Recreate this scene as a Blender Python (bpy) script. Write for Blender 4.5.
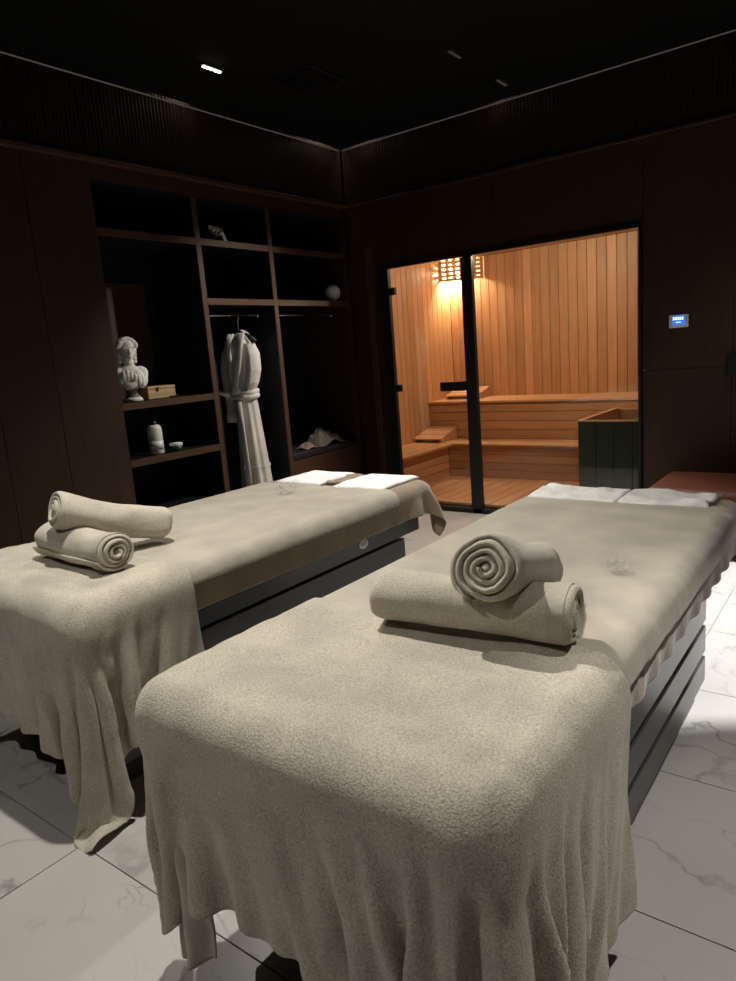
import bpy, bmesh, math, random
import numpy as np
from mathutils import Vector, Matrix, noise as mnoise

random.seed(7); rng = np.random.RandomState(7)
PI = math.pi
sc = bpy.context.scene
for o in list(bpy.data.objects): bpy.data.objects.remove(o)
C = sc.collection

# ------------------------------------------------------------------ camera
CAM_H = 1.364
def cam_axes(yaw, pitch, roll):
    f = Vector((math.sin(yaw)*math.cos(pitch), math.cos(yaw)*math.cos(pitch), math.sin(pitch)))
    r = Vector((math.cos(yaw), -math.sin(yaw), 0)); u = r.cross(f)
    return math.cos(roll)*r+math.sin(roll)*u, -math.sin(roll)*r+math.cos(roll)*u, f
cr, cu, cf = cam_axes(math.radians(-37.5), math.radians(-11.15), math.radians(-4.456))
cam = bpy.data.objects.new('camera', bpy.data.cameras.new('camera')); C.objects.link(cam)
cam.data.sensor_fit = 'HORIZONTAL'; cam.data.sensor_width = 36.0
cam.data.lens = 688.4*36.0/736.0; cam.data.clip_start = 0.02
cam.matrix_world = Matrix(((cr.x, cu.x, -cf.x, 0), (cr.y, cu.y, -cf.y, 0), (cr.z, cu.z, -cf.z, CAM_H), (0, 0, 0, 1)))
sc.camera = cam

# ------------------------------------------------------------------ world, exposure
w = bpy.data.worlds.new('world'); sc.world = w; w.use_nodes = True
w.node_tree.nodes['Background'].inputs[0].default_value = (0.012, 0.011, 0.010, 1)
w.node_tree.nodes['Background'].inputs[1].default_value = 0.2
sc.cycles.transparent_max_bounces = 24
vs = sc.view_settings
vs.view_transform = 'Standard'; vs.look = 'None'; vs.gamma = 1.0; vs.exposure = 0.0; vs.use_curve_mapping = False

# ------------------------------------------------------------------ room lamps (fixtures are built further down, at the same places)
CEIL = 3.07
def spot(loc, target, power, cone=100, blend=0.6, size=0.03, col=(1.0, 0.94, 0.85)):
    l = bpy.data.lights.new('downlight_lamp', 'SPOT'); l.energy = power; l.color = col
    l.spot_size = math.radians(cone); l.spot_blend = blend; l.shadow_soft_size = size
    o = bpy.data.objects.new('downlight_lamp', l); C.objects.link(o); o.location = loc
    o.rotation_euler = (Vector(target)-Vector(loc)).to_track_quat('-Z', 'Y').to_euler()
    return o
DOWNLIGHTS = [   # x, y, target, power, cone, blend
    (-3.27, 3.08, (-2.2, 1.9, 0.6), 110, 80, 0.7),
    (-2.17, 4.00, (-2.05, 3.85, 0.0), 240, 70, 0.7),
    (-1.75, 1.40, (-1.65, 1.30, 0.5), 240, 105, 0.8),
    (0.42, 1.55, (0.34, 1.50, 0.0), 200, 54, 0.7),
    (-1.50, -0.40, (-1.5, 0.5, 0.3), 75, 85, 0.8),
    (-2.175, 4.64, (-4.0, 3.40, 0.95), 240, 50, 0.8),
    (-0.45, 4.25, (-0.5, 4.55, 0.4), 42, 60, 0.7),  # added lamp, only there to brighten the ottoman
]
for (x, y, t, p, cn, bl) in DOWNLIGHTS:
    spot((x, y, CEIL-0.03), t, p, cn, bl)
# bright lamp of the next room, shining through the doorway in the right wall
spot((1.60, 3.79, 2.73), (0.2, 2.90, 0.9), 1300, 75, 0.3, 0.035, (1.0, 0.98, 0.95))

# ------------------------------------------------------------------ helpers
def rot_z(a): return Matrix.Rotation(a, 4, 'Z')
class MB:
    def __init__(s): s.bm = bmesh.new()
    def box(s, x0, x1, y0, y1, z0, z1, bev=0.0, seg=1, M=None):
        r = bmesh.ops.create_cube(s.bm, size=1.0); vs_ = r['verts']
        for v in vs_:
            v.co = Vector(((x0+x1)/2+v.co.x*(x1-x0), (y0+y1)/2+v.co.y*(y1-y0), (z0+z1)/2+v.co.z*(z1-z0)))
        if bev > 0:
            es = list({e for v in vs_ for e in v.link_edges})
            r2 = bmesh.ops.bevel(s.bm, geom=es, offset=bev, segments=seg, affect='EDGES', profile=0.5)
            vs_ = list({v for f in r2['faces'] for v in f.verts} | {v for v in vs_ if v.is_valid})
        if M is not None:
            for v in vs_: v.co = M @ v.co
        return s
    def lathe(s, prof, n=24, M=None, sx=1.0, sy=1.0):
        rings = []
        for (r, z) in prof:
            if r < 1e-6:
                v = s.bm.verts.new((0, 0, z)); rings.append([v])
            else:
                rings.append([s.bm.verts.new((r*sx*math.cos(2*PI*k/n), r*sy*math.sin(2*PI*k/n), z)) for k in range(n)])
        for a, b in zip(rings[:-1], rings[1:]):
            for k in range(n):
                k2 = (k+1) % n
                if len(a) == 1 and len(b) == 1: continue
                if len(a) == 1: s.bm.faces.new((a[0], b[k2], b[k]))
                elif len(b) == 1: s.bm.faces.new((a[k], a[k2], b[0]))
                else: s.bm.faces.new((a[k], a[k2], b[k2], b[k]))
        for ring in (rings[0], rings[-1]):
            if len(ring) > 1:
                try: s.bm.faces.new(ring)
                except Exception: pass
        if M is not None:
            for ring in rings:
                for v in ring: v.co = M @ v.co
        return s
    def tube(s, pts, r, n=10, caps=True):
        pts = [Vector(p) for p in pts]; rr = r if isinstance(r, (list, tuple)) else [r]*len(pts)
        rings = []; up = None
        for i, p in enumerate(pts):
            t = (pts[min(i+1, len(pts)-1)]-pts[max(i-1, 0)]).normalized()
            if up is None: up = Vector((0, 0, 1)) if abs(t.z) < 0.9 else Vector((1, 0, 0))
            a = t.cross(up).normalized(); b = a.cross(t).normalized(); up = b
            rings.append([s.bm.verts.new(p+(a*math.cos(2*PI*k/n)+b*math.sin(2*PI*k/n))*rr[i]) for k in range(n)])
        for a, b in zip(rings[:-1], rings[1:]):
            for k in range(n):
                s.bm.faces.new((a[k], a[(k+1) % n], b[(k+1) % n], b[k]))
        if caps:
            s.bm.faces.new(rings[0]); s.bm.faces.new(rings[-1])
        return s
    def sphere(s, c, r, sub=2, sc_=(1, 1, 1), M=None):
        q = bmesh.ops.create_icosphere(s.bm, subdivisions=sub, radius=1.0)
        for v in q['verts']:
            p = Vector((v.co.x*r*sc_[0], v.co.y*r*sc_[1], v.co.z*r*sc_[2]))
            if M is not None: p = M @ p
            v.co = p+Vector(c)
        return s
    def grid(s, P, cl_u=False, cl_v=False):
        nu, nv = len(P), len(P[0])
        V = [[s.bm.verts.new(p) for p in row] for row in P]
        for i in range(nu if cl_u else nu-1):
            for j in range(nv if cl_v else nv-1):
                s.bm.faces.new((V[i][j], V[(i+1) % nu][j], V[(i+1) % nu][(j+1) % nv], V[i][(j+1) % nv]))
        return V
    def mesh(s, name, mat, smooth=False):
        bmesh.ops.recalc_face_normals(s.bm, faces=s.bm.faces[:])
        me = bpy.data.meshes.new(name); s.bm.to_mesh(me); s.bm.free()
        if mat is not None: me.materials.append(mat)
        if smooth:
            for p in me.polygons: p.use_smooth = True
        return me
    def build(s, name, mat, parent=None, smooth=False):
        o = bpy.data.objects.new(name, s.mesh(name, mat, smooth)); C.objects.link(o)
        if parent is not None: o.parent = parent
        return o
def tag(o, label=None, cat=None, group=None, kind=None):
    if label: o['label'] = label
    if cat: o['category'] = cat
    if group: o['group'] = group
    if kind: o['kind'] = kind
    return o
def thing(name, label, cat, loc=(0, 0, 0), rz=0.0, group=None):
    o = bpy.data.objects.new(name, None); C.objects.link(o); o.location = loc; o.rotation_euler = (0, 0, rz)
    o.empty_display_size = 0.1
    return tag(o, label, cat, group)
def copy_obj(o, parent, loc=None):
    c = o.copy(); C.objects.link(c); c.parent = parent
    if loc is not None: c.location = loc
    return c

# ------------------------------------------------------------------ materials
def newmat(name):
    m = bpy.data.materials.new(name); m.use_nodes = True
    nt = m.node_tree; b = nt.nodes['Principled BSDF']
    return m, nt, b
def setv(b, **k):
    for n, v in k.items(): b.inputs[n].default_value = v
def node(nt, t, **k):
    n = nt.nodes.new(t)
    for a, v in k.items(): setattr(n, a, v)
    return n
def plain(name, col, rough=0.6, spec=0.5, metal=0.0, var=0.08, scale=12.0):
    m, nt, b = newmat(name)
    tc = node(nt, 'ShaderNodeTexCoord'); ns = node(nt, 'ShaderNodeTexNoise'); ns.inputs['Scale'].default_value = scale
    nt.links.new(tc.outputs['Object'], ns.inputs['Vector'])
    mx = node(nt, 'ShaderNodeMixRGB'); mx.inputs[1].default_value = (*[c*(1-var) for c in col], 1); mx.inputs[2].default_value = (*[min(1, c*(1+var)) for c in col], 1)
    nt.links.new(ns.outputs['Fac'], mx.inputs[0]); nt.links.new(mx.outputs[0], b.inputs['Base Color'])
    setv(b, Roughness=rough, Metallic=metal); b.inputs['Specular IOR Level'].default_value = spec
    return m
def wood(name, c1, c2, rough=0.5, axis='Z', scale=1.0, spec=0.4, rnd=0.0, bump=0.05):
    """grain stretched along one axis, hue shifted a little from piece to piece"""
    m, nt, b = newmat(name)
    tc = node(nt, 'ShaderNodeTexCoord'); mp = node(nt, 'ShaderNodeMapping')
    s = {'X': (0.9, 14, 14), 'Y': (14, 0.9, 14), 'Z': (14, 14, 0.9)}[axis]
    mp.inputs['Scale'].default_value = tuple(q*scale for q in s)
    oi = node(nt, 'ShaderNodeObjectInfo')
    ad = node(nt, 'ShaderNodeVectorMath', operation='ADD'); ml = node(nt, 'ShaderNodeVectorMath', operation='SCALE')
    ml.inputs[0].default_value = (7.3, 5.1, 9.7); nt.links.new(oi.outputs['Random'], ml.inputs['Scale'])
    nt.links.new(tc.outputs['Object'], ad.inputs[0]); nt.links.new(ml.outputs[0], ad.inputs[1]); nt.links.new(ad.outputs[0], mp.inputs['Vector'])
    n1 = node(nt, 'ShaderNodeTexNoise'); n1.inputs['Scale'].default_value = 3.0; n1.inputs['Detail'].default_value = 6; n1.inputs['Distortion'].default_value = 0.6
    nt.links.new(mp.outputs[0], n1.inputs['Vector'])
    rp = node(nt, 'ShaderNodeValToRGB'); rp.color_ramp.elements[0].position = 0.3; rp.color_ramp.elements[1].position = 0.72
    rp.color_ramp.elements[0].color = (*c1, 1); rp.color_ramp.elements[1].color = (*c2, 1)
    nt.links.new(n1.outputs['Fac'], rp.inputs[0])
    hs = node(nt, 'ShaderNodeHueSaturation')
    if rnd > 0:
        mr = node(nt, 'ShaderNodeMapRange'); mr.inputs['To Min'].default_value = 1-rnd; mr.inputs['To Max'].default_value = 1+rnd
        nt.links.new(oi.outputs['Random'], mr.inputs['Value']); nt.links.new(mr.outputs[0], hs.inputs['Value'])
    nt.links.new(rp.outputs[0], hs.inputs['Color']); nt.links.new(hs.outputs[0], b.inputs['Base Color'])
    bp = node(nt, 'ShaderNodeBump'); bp.inputs['Strength'].default_value = bump; bp.inputs['Distance'].default_value = 0.002
    nt.links.new(n1.outputs['Fac'], bp.inputs['Height']); nt.links.new(bp.outputs[0], b.inputs['Normal'])
    setv(b, Roughness=rough); b.inputs['Specular IOR Level'].default_value = spec
    return m
def terry(name, col, loop=0.0035, strength=0.9, sheen=0.25, dark=0.62, crease=0.25):
    """looped pile: fine cellular relief with soft creases, colour a little darker between the loops"""
    m, nt, b = newmat(name)
    tc = node(nt, 'ShaderNodeTexCoord')
    n1 = node(nt, 'ShaderNodeTexNoise'); n1.inputs['Scale'].default_value = 0.85/loop; n1.inputs['Detail'].default_value = 3; n1.inputs['Roughness'].default_value = 0.65
    n2 = node(nt, 'ShaderNodeTexNoise'); n2.inputs['Scale'].default_value = 26; n2.inputs['Detail'].default_value = 4; n2.inputs['Distortion'].default_value = 0.8
    n3 = node(nt, 'ShaderNodeTexNoise'); n3.inputs['Scale'].default_value = 7; n3.inputs['Detail'].default_value = 3
    for n in (n1, n2, n3): nt.links.new(tc.outputs['Object'], n.inputs['Vector'])
    rp = node(nt, 'ShaderNodeValToRGB'); rp.color_ramp.elements[0].position = 0.34; rp.color_ramp.elements[1].position = 0.62
    rp.color_ramp.elements[0].color = (*[c*dark for c in col], 1); rp.color_ramp.elements[1].color = (*col, 1)
    nt.links.new(n1.outputs['Fac'], rp.inputs[0])
    mx = node(nt, 'ShaderNodeMixRGB', blend_type='MULTIPLY'); mx.inputs[0].default_value = 1.0
    r3 = node(nt, 'ShaderNodeValToRGB'); r3.color_ramp.elements[0].color = (0.86, 0.86, 0.86, 1); r3.color_ramp.elements[1].color = (1.06, 1.05, 1.04, 1)
    r3.color_ramp.elements[0].position = 0.35; r3.color_ramp.elements[1].position = 0.65
    nt.links.new(n3.outputs['Fac'], r3.inputs[0]); nt.links.new(rp.outputs[0], mx.inputs[1]); nt.links.new(r3.outputs[0], mx.inputs[2])
    nt.links.new(mx.outputs[0], b.inputs['Base Color'])
    b1 = node(nt, 'ShaderNodeBump'); b1.inputs['Strength'].default_value = strength; b1.inputs['Distance'].default_value = loop*0.9
    b2 = node(nt, 'ShaderNodeBump'); b2.inputs['Strength'].default_value = crease; b2.inputs['Distance'].default_value = 0.01
    nt.links.new(n2.outputs['Fac'], b2.inputs['Height']); nt.links.new(n1.outputs['Fac'], b1.inputs['Height'])
    nt.links.new(b2.outputs[0], b1.inputs['Normal']); nt.links.new(b1.outputs[0], b.inputs['Normal'])
    setv(b, Roughness=0.95); b.inputs['Specular IOR Level'].default_value = 0.1
    b.inputs['Sheen Weight'].default_value = sheen; b.inputs['Sheen Roughness'].default_value = 0.5
    return m
def emit(name, col, strength):
    m = bpy.data.materials.new(name); m.use_nodes = True; nt = m.node_tree; nt.nodes.remove(nt.nodes['Principled BSDF'])
    e = node(nt, 'ShaderNodeEmission'); e.inputs[0].default_value = (*col, 1); e.inputs[1].default_value = strength
    nt.links.new(e.outputs[0], nt.nodes['Material Output'].inputs[0]); return m
def thin_glass(name, tint=(0.93, 0.95, 0.93), ior=1.45):
    m = bpy.data.materials.new(name); m.use_nodes = True; nt = m.node_tree; nt.nodes.remove(nt.nodes['Principled BSDF'])
    t = node(nt, 'ShaderNodeBsdfTransparent'); t.inputs[0].default_value = (*tint, 1)
    g = node(nt, 'ShaderNodeBsdfGlossy'); g.inputs['Roughness'].default_value = 0.02; g.inputs[0].default_value = (0.9, 0.9, 0.9, 1)
    fr = node(nt, 'ShaderNodeFresnel'); gm = node(nt, 'ShaderNodeNewGeometry'); mr = node(nt, 'ShaderNodeMapRange'); mr.inputs['To Min'].default_value = ior; mr.inputs['To Max'].default_value = 1/ior
    nt.links.new(gm.outputs['Backfacing'], mr.inputs['Value']); nt.links.new(mr.outputs[0], fr.inputs[0])
    mx = node(nt, 'ShaderNodeMixShader'); nt.links.new(fr.outputs[0], mx.inputs[0]); nt.links.new(t.outputs[0], mx.inputs[1]); nt.links.new(g.outputs[0], mx.inputs[2])
    nt.links.new(mx.outputs[0], nt.nodes['Material Output'].inputs[0]); return m
def marble(name):
    m, nt, b = newmat(name)
    tc = node(nt, 'ShaderNodeTexCoord'); oi = node(nt, 'ShaderNodeObjectInfo')
    ml = node(nt, 'ShaderNodeVectorMath', operation='SCALE'); ml.inputs[0].default_value = (31.0, 17.0, 23.0)
    nt.links.new(oi.outputs['Random'], ml.inputs['Scale'])
    ad = node(nt, 'ShaderNodeVectorMath', operation='ADD'); nt.links.new(tc.outputs['Object'], ad.inputs[0]); nt.links.new(ml.outputs[0], ad.inputs[1])
    wn = node(nt, 'ShaderNodeTexNoise'); wn.inputs['Scale'].default_value = 2.6; wn.inputs['Detail'].default_value = 5
    nt.links.new(ad.outputs[0], wn.inputs['Vector'])
    sb = node(nt, 'ShaderNodeVectorMath', operation='MULTIPLY_ADD'); sb.inputs[1].default_value = (0.55, 0.55, 0.55)
    nt.links.new(wn.outputs['Color'], sb.inputs[0]); nt.links.new(ad.outputs[0], sb.inputs[2])
    def vein(scale, w0, rot):
        mp = node(nt, 'ShaderNodeMapping'); mp.inputs['Rotation'].default_value = (0, 0, rot); mp.inputs['Scale'].default_value = (1.0, 2.2, 1)
        nt.links.new(sb.outputs[0], mp.inputs['Vector'])
        v = node(nt, 'ShaderNodeTexVoronoi', feature='DISTANCE_TO_EDGE'); v.inputs['Scale'].default_value = scale
        nt.links.new(mp.outputs[0], v.inputs['Vector'])
        r = node(nt, 'ShaderNodeValToRGB'); r.color_ramp.elements[0].position = 0.0; r.color_ramp.elements[1].position = w0
        r.color_ramp.elements[0].color = (1, 1, 1, 1); r.color_ramp.elements[1].color = (0, 0, 0, 1)
        nt.links.new(v.outputs['Distance'], r.inputs[0]); return r
    v1 = vein(1.15, 0.020, 0.8); v2 = vein(2.6, 0.013, -0.5)
    mk = node(nt, 'ShaderNodeTexNoise'); mk.inputs['Scale'].default_value = 2.1; nt.links.new(ad.outputs[0], mk.inputs['Vector'])
    mr = node(nt, 'ShaderNodeValToRGB'); mr.color_ramp.elements[0].position = 0.5; mr.color_ramp.elements[1].position = 0.64
    nt.links.new(mk.outputs['Fac'], mr.inputs[0])
    m2 = node(nt, 'ShaderNodeMath', operation='MULTIPLY'); nt.links.new(v2.outputs[0], m2.inputs[0]); nt.links.new(mr.outputs[0], m2.inputs[1])
    mr1 = node(nt, 'ShaderNodeValToRGB'); mr1.color_ramp.elements[0].position = 0.47; mr1.color_ramp.elements[1].position = 0.62
    nt.links.new(wn.outputs['Fac'], mr1.inputs[0])
    m1 = node(nt, 'ShaderNodeMath', operation='MULTIPLY'); nt.links.new(v1.outputs[0], m1.inputs[0]); nt.links.new(mr1.outputs[0], m1.inputs[1])
    mxm = node(nt, 'ShaderNodeMath', operation='MAXIMUM'); nt.links.new(m1.outputs[0], mxm.inputs[0]); nt.links.new(m2.outputs[0], mxm.inputs[1])
    base = node(nt, 'ShaderNodeMixRGB'); base.inputs[1].default_value = (0.42, 0.41, 0.39, 1); base.inputs[2].default_value = (0.52, 0.51, 0.49, 1)
    nt.links.new(mk.outputs['Fac'], base.inputs[0])
    fin = node(nt, 'ShaderNodeMixRGB'); fin.inputs[2].default_value = (0.19, 0.18, 0.17, 1)
    sc_ = node(nt, 'ShaderNodeMath', operation='MULTIPLY'); sc_.inputs[1].default_value = 0.75; nt.links.new(mxm.outputs[0], sc_.inputs[0])
    nt.links.new(sc_.outputs[0], fin.inputs[0]); nt.links.new(base.outputs[0], fin.inputs[1]); nt.links.new(fin.outputs[0], b.inputs['Base Color'])
    setv(b, Roughness=0.32); b.inputs['Specular IOR Level'].default_value = 0.4
    return m

M = {}
M['darkwood'] = wood('dark_walnut', (0.030, 0.014, 0.0055), (0.046, 0.0225, 0.0092), rough=0.45, axis='Z', spec=0.4)
M['framewood'] = wood('closet_walnut', (0.058, 0.027, 0.014), (0.085, 0.040, 0.021), rough=0.5, axis='Y', spec=0.3)
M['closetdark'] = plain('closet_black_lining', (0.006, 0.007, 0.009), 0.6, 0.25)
M['flute'] = wood('fluted_walnut', (0.015, 0.0075, 0.0042), (0.025, 0.0125, 0.007), rough=0.5, axis='Z', spec=0.2)
M['ceiling'] = plain('black_ceiling_paint', (0.0035, 0.0035, 0.003), 0.8, 0.15)
M['blackmetal'] = plain('black_metal', (0.010, 0.009, 0.008), 0.38, 0.4)
M['sauna'] = wood('hemlock', (0.50, 0.275, 0.140), (0.63, 0.365, 0.195), rough=0.5, axis='Z', spec=0.3, rnd=0.16)
M['saunax'] = wood('hemlock_lengthwise', (0.50, 0.275, 0.140), (0.63, 0.365, 0.195), rough=0.5, axis='X', spec=0.3, rnd=0.10)
M['saunay'] = wood('hemlock_crosswise', (0.50, 0.275, 0.140), (0.63, 0.365, 0.195), rough=0.5, axis='Y', spec=0.3, rnd=0.10)
M['saunagap'] = plain('dark_joint', (0.09, 0.04, 0.018), 0.8, 0.1)
M['heater'] = plain('smoked_green_black_panel', (0.028, 0.031, 0.022), 0.25, 0.5)
M['glass'] = thin_glass('clear_pane')
M['marble'] = marble('white_marble')
M['grout'] = plain('grout', (0.10, 0.095, 0.09), 0.9, 0.1)
M['terry'] = terry('beige_terry', (0.60, 0.56, 0.465), loop=0.0034, strength=0.8, dark=0.58, crease=0.06)
M['terryroll'] = terry('beige_terry_roll', (0.58, 0.54, 0.45), loop=0.0030, strength=0.7, crease=0.12, dark=0.66)
M['blanket'] = terry('taupe_plush', (0.475, 0.44, 0.37), loop=0.0022, strength=0.35, dark=0.85, sheen=0.35, crease=0.3)
M['velvet'] = terry('brown_velvet', (0.27, 0.205, 0.140), loop=0.002, strength=0.25, dark=0.88, sheen=0.55, crease=0.4)
M['white'] = terry('white_cotton', (0.90, 0.90, 0.89), loop=0.0022, strength=0.35, dark=0.9, sheen=0.1, crease=0.4)
M['robe'] = terry('white_robe_terry', (0.76, 0.73, 0.68), loop=0.003, strength=0.5, dark=0.8, sheen=0.1, crease=0.5)
M['bedplank'] = wood('charcoal_laminate', (0.045, 0.046, 0.050), (0.060, 0.061, 0.066), rough=0.30, axis='Y', spec=0.5, bump=0.02)
M['bedcore'] = plain('black_core', (0.006, 0.006, 0.006), 0.8, 0.1)
M['foam'] = plain('vinyl_mattress', (0.16, 0.12, 0.085), 0.6, 0.3)
M['plaster'] = plain('white_plaster', (0.72, 0.70, 0.66), 0.75, 0.2, var=0.12, scale=60)
M['ceramicwhite'] = plain('white_gloss', (0.75, 0.74, 0.71), 0.3, 0.5)
M['grey'] = plain('dull_grey_stone', (0.20, 0.19, 0.18), 0.7, 0.2)
M['palewood'] = wood('pale_box_wood', (0.42, 0.30, 0.16), (0.55, 0.40, 0.22), rough=0.5, axis='Y', spec=0.3)
M['red'] = plain('dark_red_lacquer', (0.06, 0.008, 0.006), 0.35, 0.5)
M['green'] = plain('dark_green_jar', (0.015, 0.055, 0.022), 0.25, 0.5)
M['leather'] = plain('red_brown_leather', (0.125, 0.040, 0.022), 0.45, 0.4)
M['shell'] = plain('shell_ivory', (0.52, 0.45, 0.38), 0.45, 0.4, var=0.3, scale=30)
M['chrome'] = plain('brushed_metal', (0.55, 0.54, 0.52), 0.25, 0.5, metal=1.0)
M['cushion'] = plain('black_cushion', (0.020, 0.021, 0.025), 0.7, 0.2)
M['linen'] = terry('grey_linen', (0.36, 0.34, 0.29), loop=0.003, strength=0.5, crease=0.8)
M['pink'] = terry('dusty_pink_cloth', (0.42, 0.27, 0.24), loop=0.003, strength=0.4, crease=0.6)
M['plate'] = plain('pearl_plate', (0.72, 0.70, 0.67), 0.35, 0.5)
M['plasterwall'] = plain('next_room_paint', (0.6, 0.6, 0.58), 0.8, 0.2)
M['ink'] = plain('dark_print', (0.03, 0.03, 0.03), 0.5, 0.3)
def crystal_mat():
    m = bpy.data.materials.new('clear_crystal'); m.use_nodes = True; nt = m.node_tree; nt.nodes.remove(nt.nodes['Principled BSDF'])
    t = node(nt, 'ShaderNodeBsdfTransparent'); g = node(nt, 'ShaderNodeBsdfGlossy'); g.inputs['Roughness'].default_value = 0.12
    d = node(nt, 'ShaderNodeBsdfTranslucent'); d.inputs[0].default_value = (0.9, 0.9, 0.88, 1)
    df = node(nt, 'ShaderNodeBsdfDiffuse'); df.inputs[0].default_value = (0.9, 0.9, 0.88, 1)
    m0 = node(nt, 'ShaderNodeMixShader'); m0.inputs[0].default_value = 0.5; nt.links.new(d.outputs[0], m0.inputs[1]); nt.links.new(df.outputs[0], m0.inputs[2])
    m1 = node(nt, 'ShaderNodeMixShader'); m1.inputs[0].default_value = 0.5; nt.links.new(m0.outputs[0], m1.inputs[1]); nt.links.new(g.outputs[0], m1.inputs[2])
    m2 = node(nt, 'ShaderNodeMixShader'); m2.inputs[0].default_value = 0.26; nt.links.new(t.outputs[0], m2.inputs[1]); nt.links.new(m1.outputs[0], m2.inputs[2])
    nt.links.new(m2.outputs[0], nt.nodes['Material Output'].inputs[0]); return m
M['crystal'] = crystal_mat()
M['led'] = emit('led_cell', (1.0, 0.95, 0.86), 14.0)
M['leddim'] = emit('led_cell_dim', (1.0, 0.93, 0.82), 0.04)
M['cove'] = emit('added_cove_glow', (1.0, 0.84, 0.64), 16.0)
M['covedim'] = emit('added_cove_glow_dim', (1.0, 0.85, 0.66), 0.055)
M['screen'] = emit('blue_screen', (0.06, 0.20, 0.85), 1.0)
M['digits'] = emit('screen_digits', (0.55, 0.85, 1.0), 1.8)
M['bulb'] = emit('warm_bulb', (1.0, 0.72, 0.36), 60.0)

# ================================================================== THE ROOM
XL, YB = -3.85, 5.0          # closet face plane, sauna front plane
XR, YN = 0.95, -2.4           # walls behind / beside the camera
# floor: marble tiles one by one, grout below
fl = MB().box(XL-0.6, XR, YN, YB+0.02, -0.10, -0.006).build('floor', M['grout']); tag(fl, kind='structure')
PX, PY_, JX, JY = 1.246, 0.5995, -1.846, 0.878
tile_me = MB().box(-PX/2+0.0016, PX/2-0.0016, -PY_/2+0.0016, PY_/2-0.0016, -0.01, 0.0, 0.0008).mesh('tile', M['marble'])
for i in range(-2, 3):
    for j in range(-5, 8):
        x, y = JX+PX*(i+0.5), JY+PY_*(j+0.5)
        if y+PY_/2 > YB+0.25 or x-PX/2 < XL-0.75: continue
        me = tile_me
        x0, x1, y0, y1 = x-PX/2, x+PX/2, y-PY_/2, y+PY_/2
        if y1 > YB-0.04:
            me = MB().box(-PX/2+0.0016, PX/2-0.0016, -PY_/2+0.0016, YB-0.04-y, -0.01, 0.0, 0.0008).mesh('tile', M['marble'])
        t = bpy.data.objects.new('tile', me); C.objects.link(t); t.parent = fl; t.location = (x, y, 0)

ce = MB().box(XL+0.05, XR, YN, YB-0.05, CEIL, CEIL+0.10).build('ceiling', M['ceiling']); tag(ce, kind='structure')
MB().box(XL-0.1, XR, YN, YB+0.1, CEIL+0.10, CEIL+0.14).build('ceiling_void', M['ceiling'], ce)
DRY0, DRY1, DRZ = 3.36, 4.45, 2.10      # doorway to the bright next room
wr = MB().box(XR, XR+0.1, YN, DRY0, 0, CEIL+0.1).box(XR, XR+0.1, DRY1, YB+0.1, 0, CEIL+0.1).box(XR, XR+0.1, DRY0, DRY1, DRZ, CEIL+0.1).build('wall_right', M['darkwood']); tag(wr, kind='structure')
nr = MB().box(XR+1.6, XR+1.7, 2.0, YB+0.1, 0, CEIL).box(XR+0.1, XR+1.7, 1.9, 2.0, 0, CEIL).box(XR+0.1, XR+1.7, YB+0.1, YB+0.2, 0, CEIL).build('wall_next_room', M['plasterwall']); tag(nr, kind='structure')
nf = MB().box(XR, XR+1.7, 1.9, YB+0.2, -0.1, -0.001).build('floor_next_room', M['plasterwall']); tag(nf, kind='structure')
nc = MB().box(XR, XR+1.7, 1.9, YB+0.2, CEIL, CEIL+0.1).build('ceiling_next_room', M['plasterwall']); tag(nc, kind='structure')
nl = thing('pendant_lamp', 'white pendant lamp in the next room beyond the doorway', 'lamp', (1.60, 3.79, 2.75))
MB().lathe([(0.0, 0.075), (0.02, 0.07), (0.055, 0.03), (0.06, 0.0), (0.055, 0.0), (0.05, 0.028), (0, 0.066)], 24).build('shade', M['ceramicwhite'], nl, True)
MB().tube([(0, 0, 0.07), (0, 0, CEIL-2.75)], 0.004, 8).build('cord', M['blackmetal'], nl)
wn_ = MB().box(XL-0.1, XR, YN-0.1, YN, 0, CEIL+0.1).build('wall_near', M['darkwood']); tag(wn_, kind='structure')

# left wall: carcass behind, wood panels with open joints, fluted band above the ledge
LEDGE = 2.61
CY0, CY1 = 2.56, 4.95
wl = MB().box(XL-0.70, XL-0.60, YN, YB, 0, CEIL+0.1).box(XL-0.62, XL-0.02, YN, CY0-0.02, 0, CEIL+0.1).box(XL-0.62, XL-0.02, CY0-0.02, YB, 2.56, CEIL+0.1).build('wall_left', M['closetdark']); tag(wl, kind='structure')
for (a, b_) in ((YN, -1.05), (-1.05, 0.15), (0.15, 1.10), (1.10, 1.80), (1.80, 2.147), (2.147, CY0)):
    MB().box(XL-0.022, XL, a+0.0015, b_-0.0015, 0.0, LEDGE, 0.001).build('panel', M['darkwood'], wl)
MB().box(XL-0.022, XL, CY0, YB, 2.51, LEDGE, 0.001).build('panel', M['darkwood'], wl)
def flutes(n, pitch, M_):
    mb = MB(); seg = 5
    rows = []
    for k in range(n):
        for s_ in range(seg):
            a = PI*s_/seg
            rows.append((k*pitch+pitch*(0.5-0.5*math.cos(a)), 0.010*math.sin(a)))
    rows.append((n*pitch, 0))
    P = [[M_ @ Vector((x, -d, LEDGE+0.02)), M_ @ Vector((x, -d, CEIL+0.09))] for x, d in rows]
    mb.grid(P); return mb
MB().box(XL-0.03, XL-0.021, YN, YB, LEDGE, CEIL+0.1).build('backing_panel', M['darkwood'], wl)
fo = flutes(int((YB-YN)/0.027), 0.027, Matrix.Translation((XL-0.012, YB, 0)) @ rot_z(PI/2) @ Matrix.Diagonal((-1, 1, 1, 1)))
tag(fo.build('fluted_panel', M['flute'], wl), kind='stuff')
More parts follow.
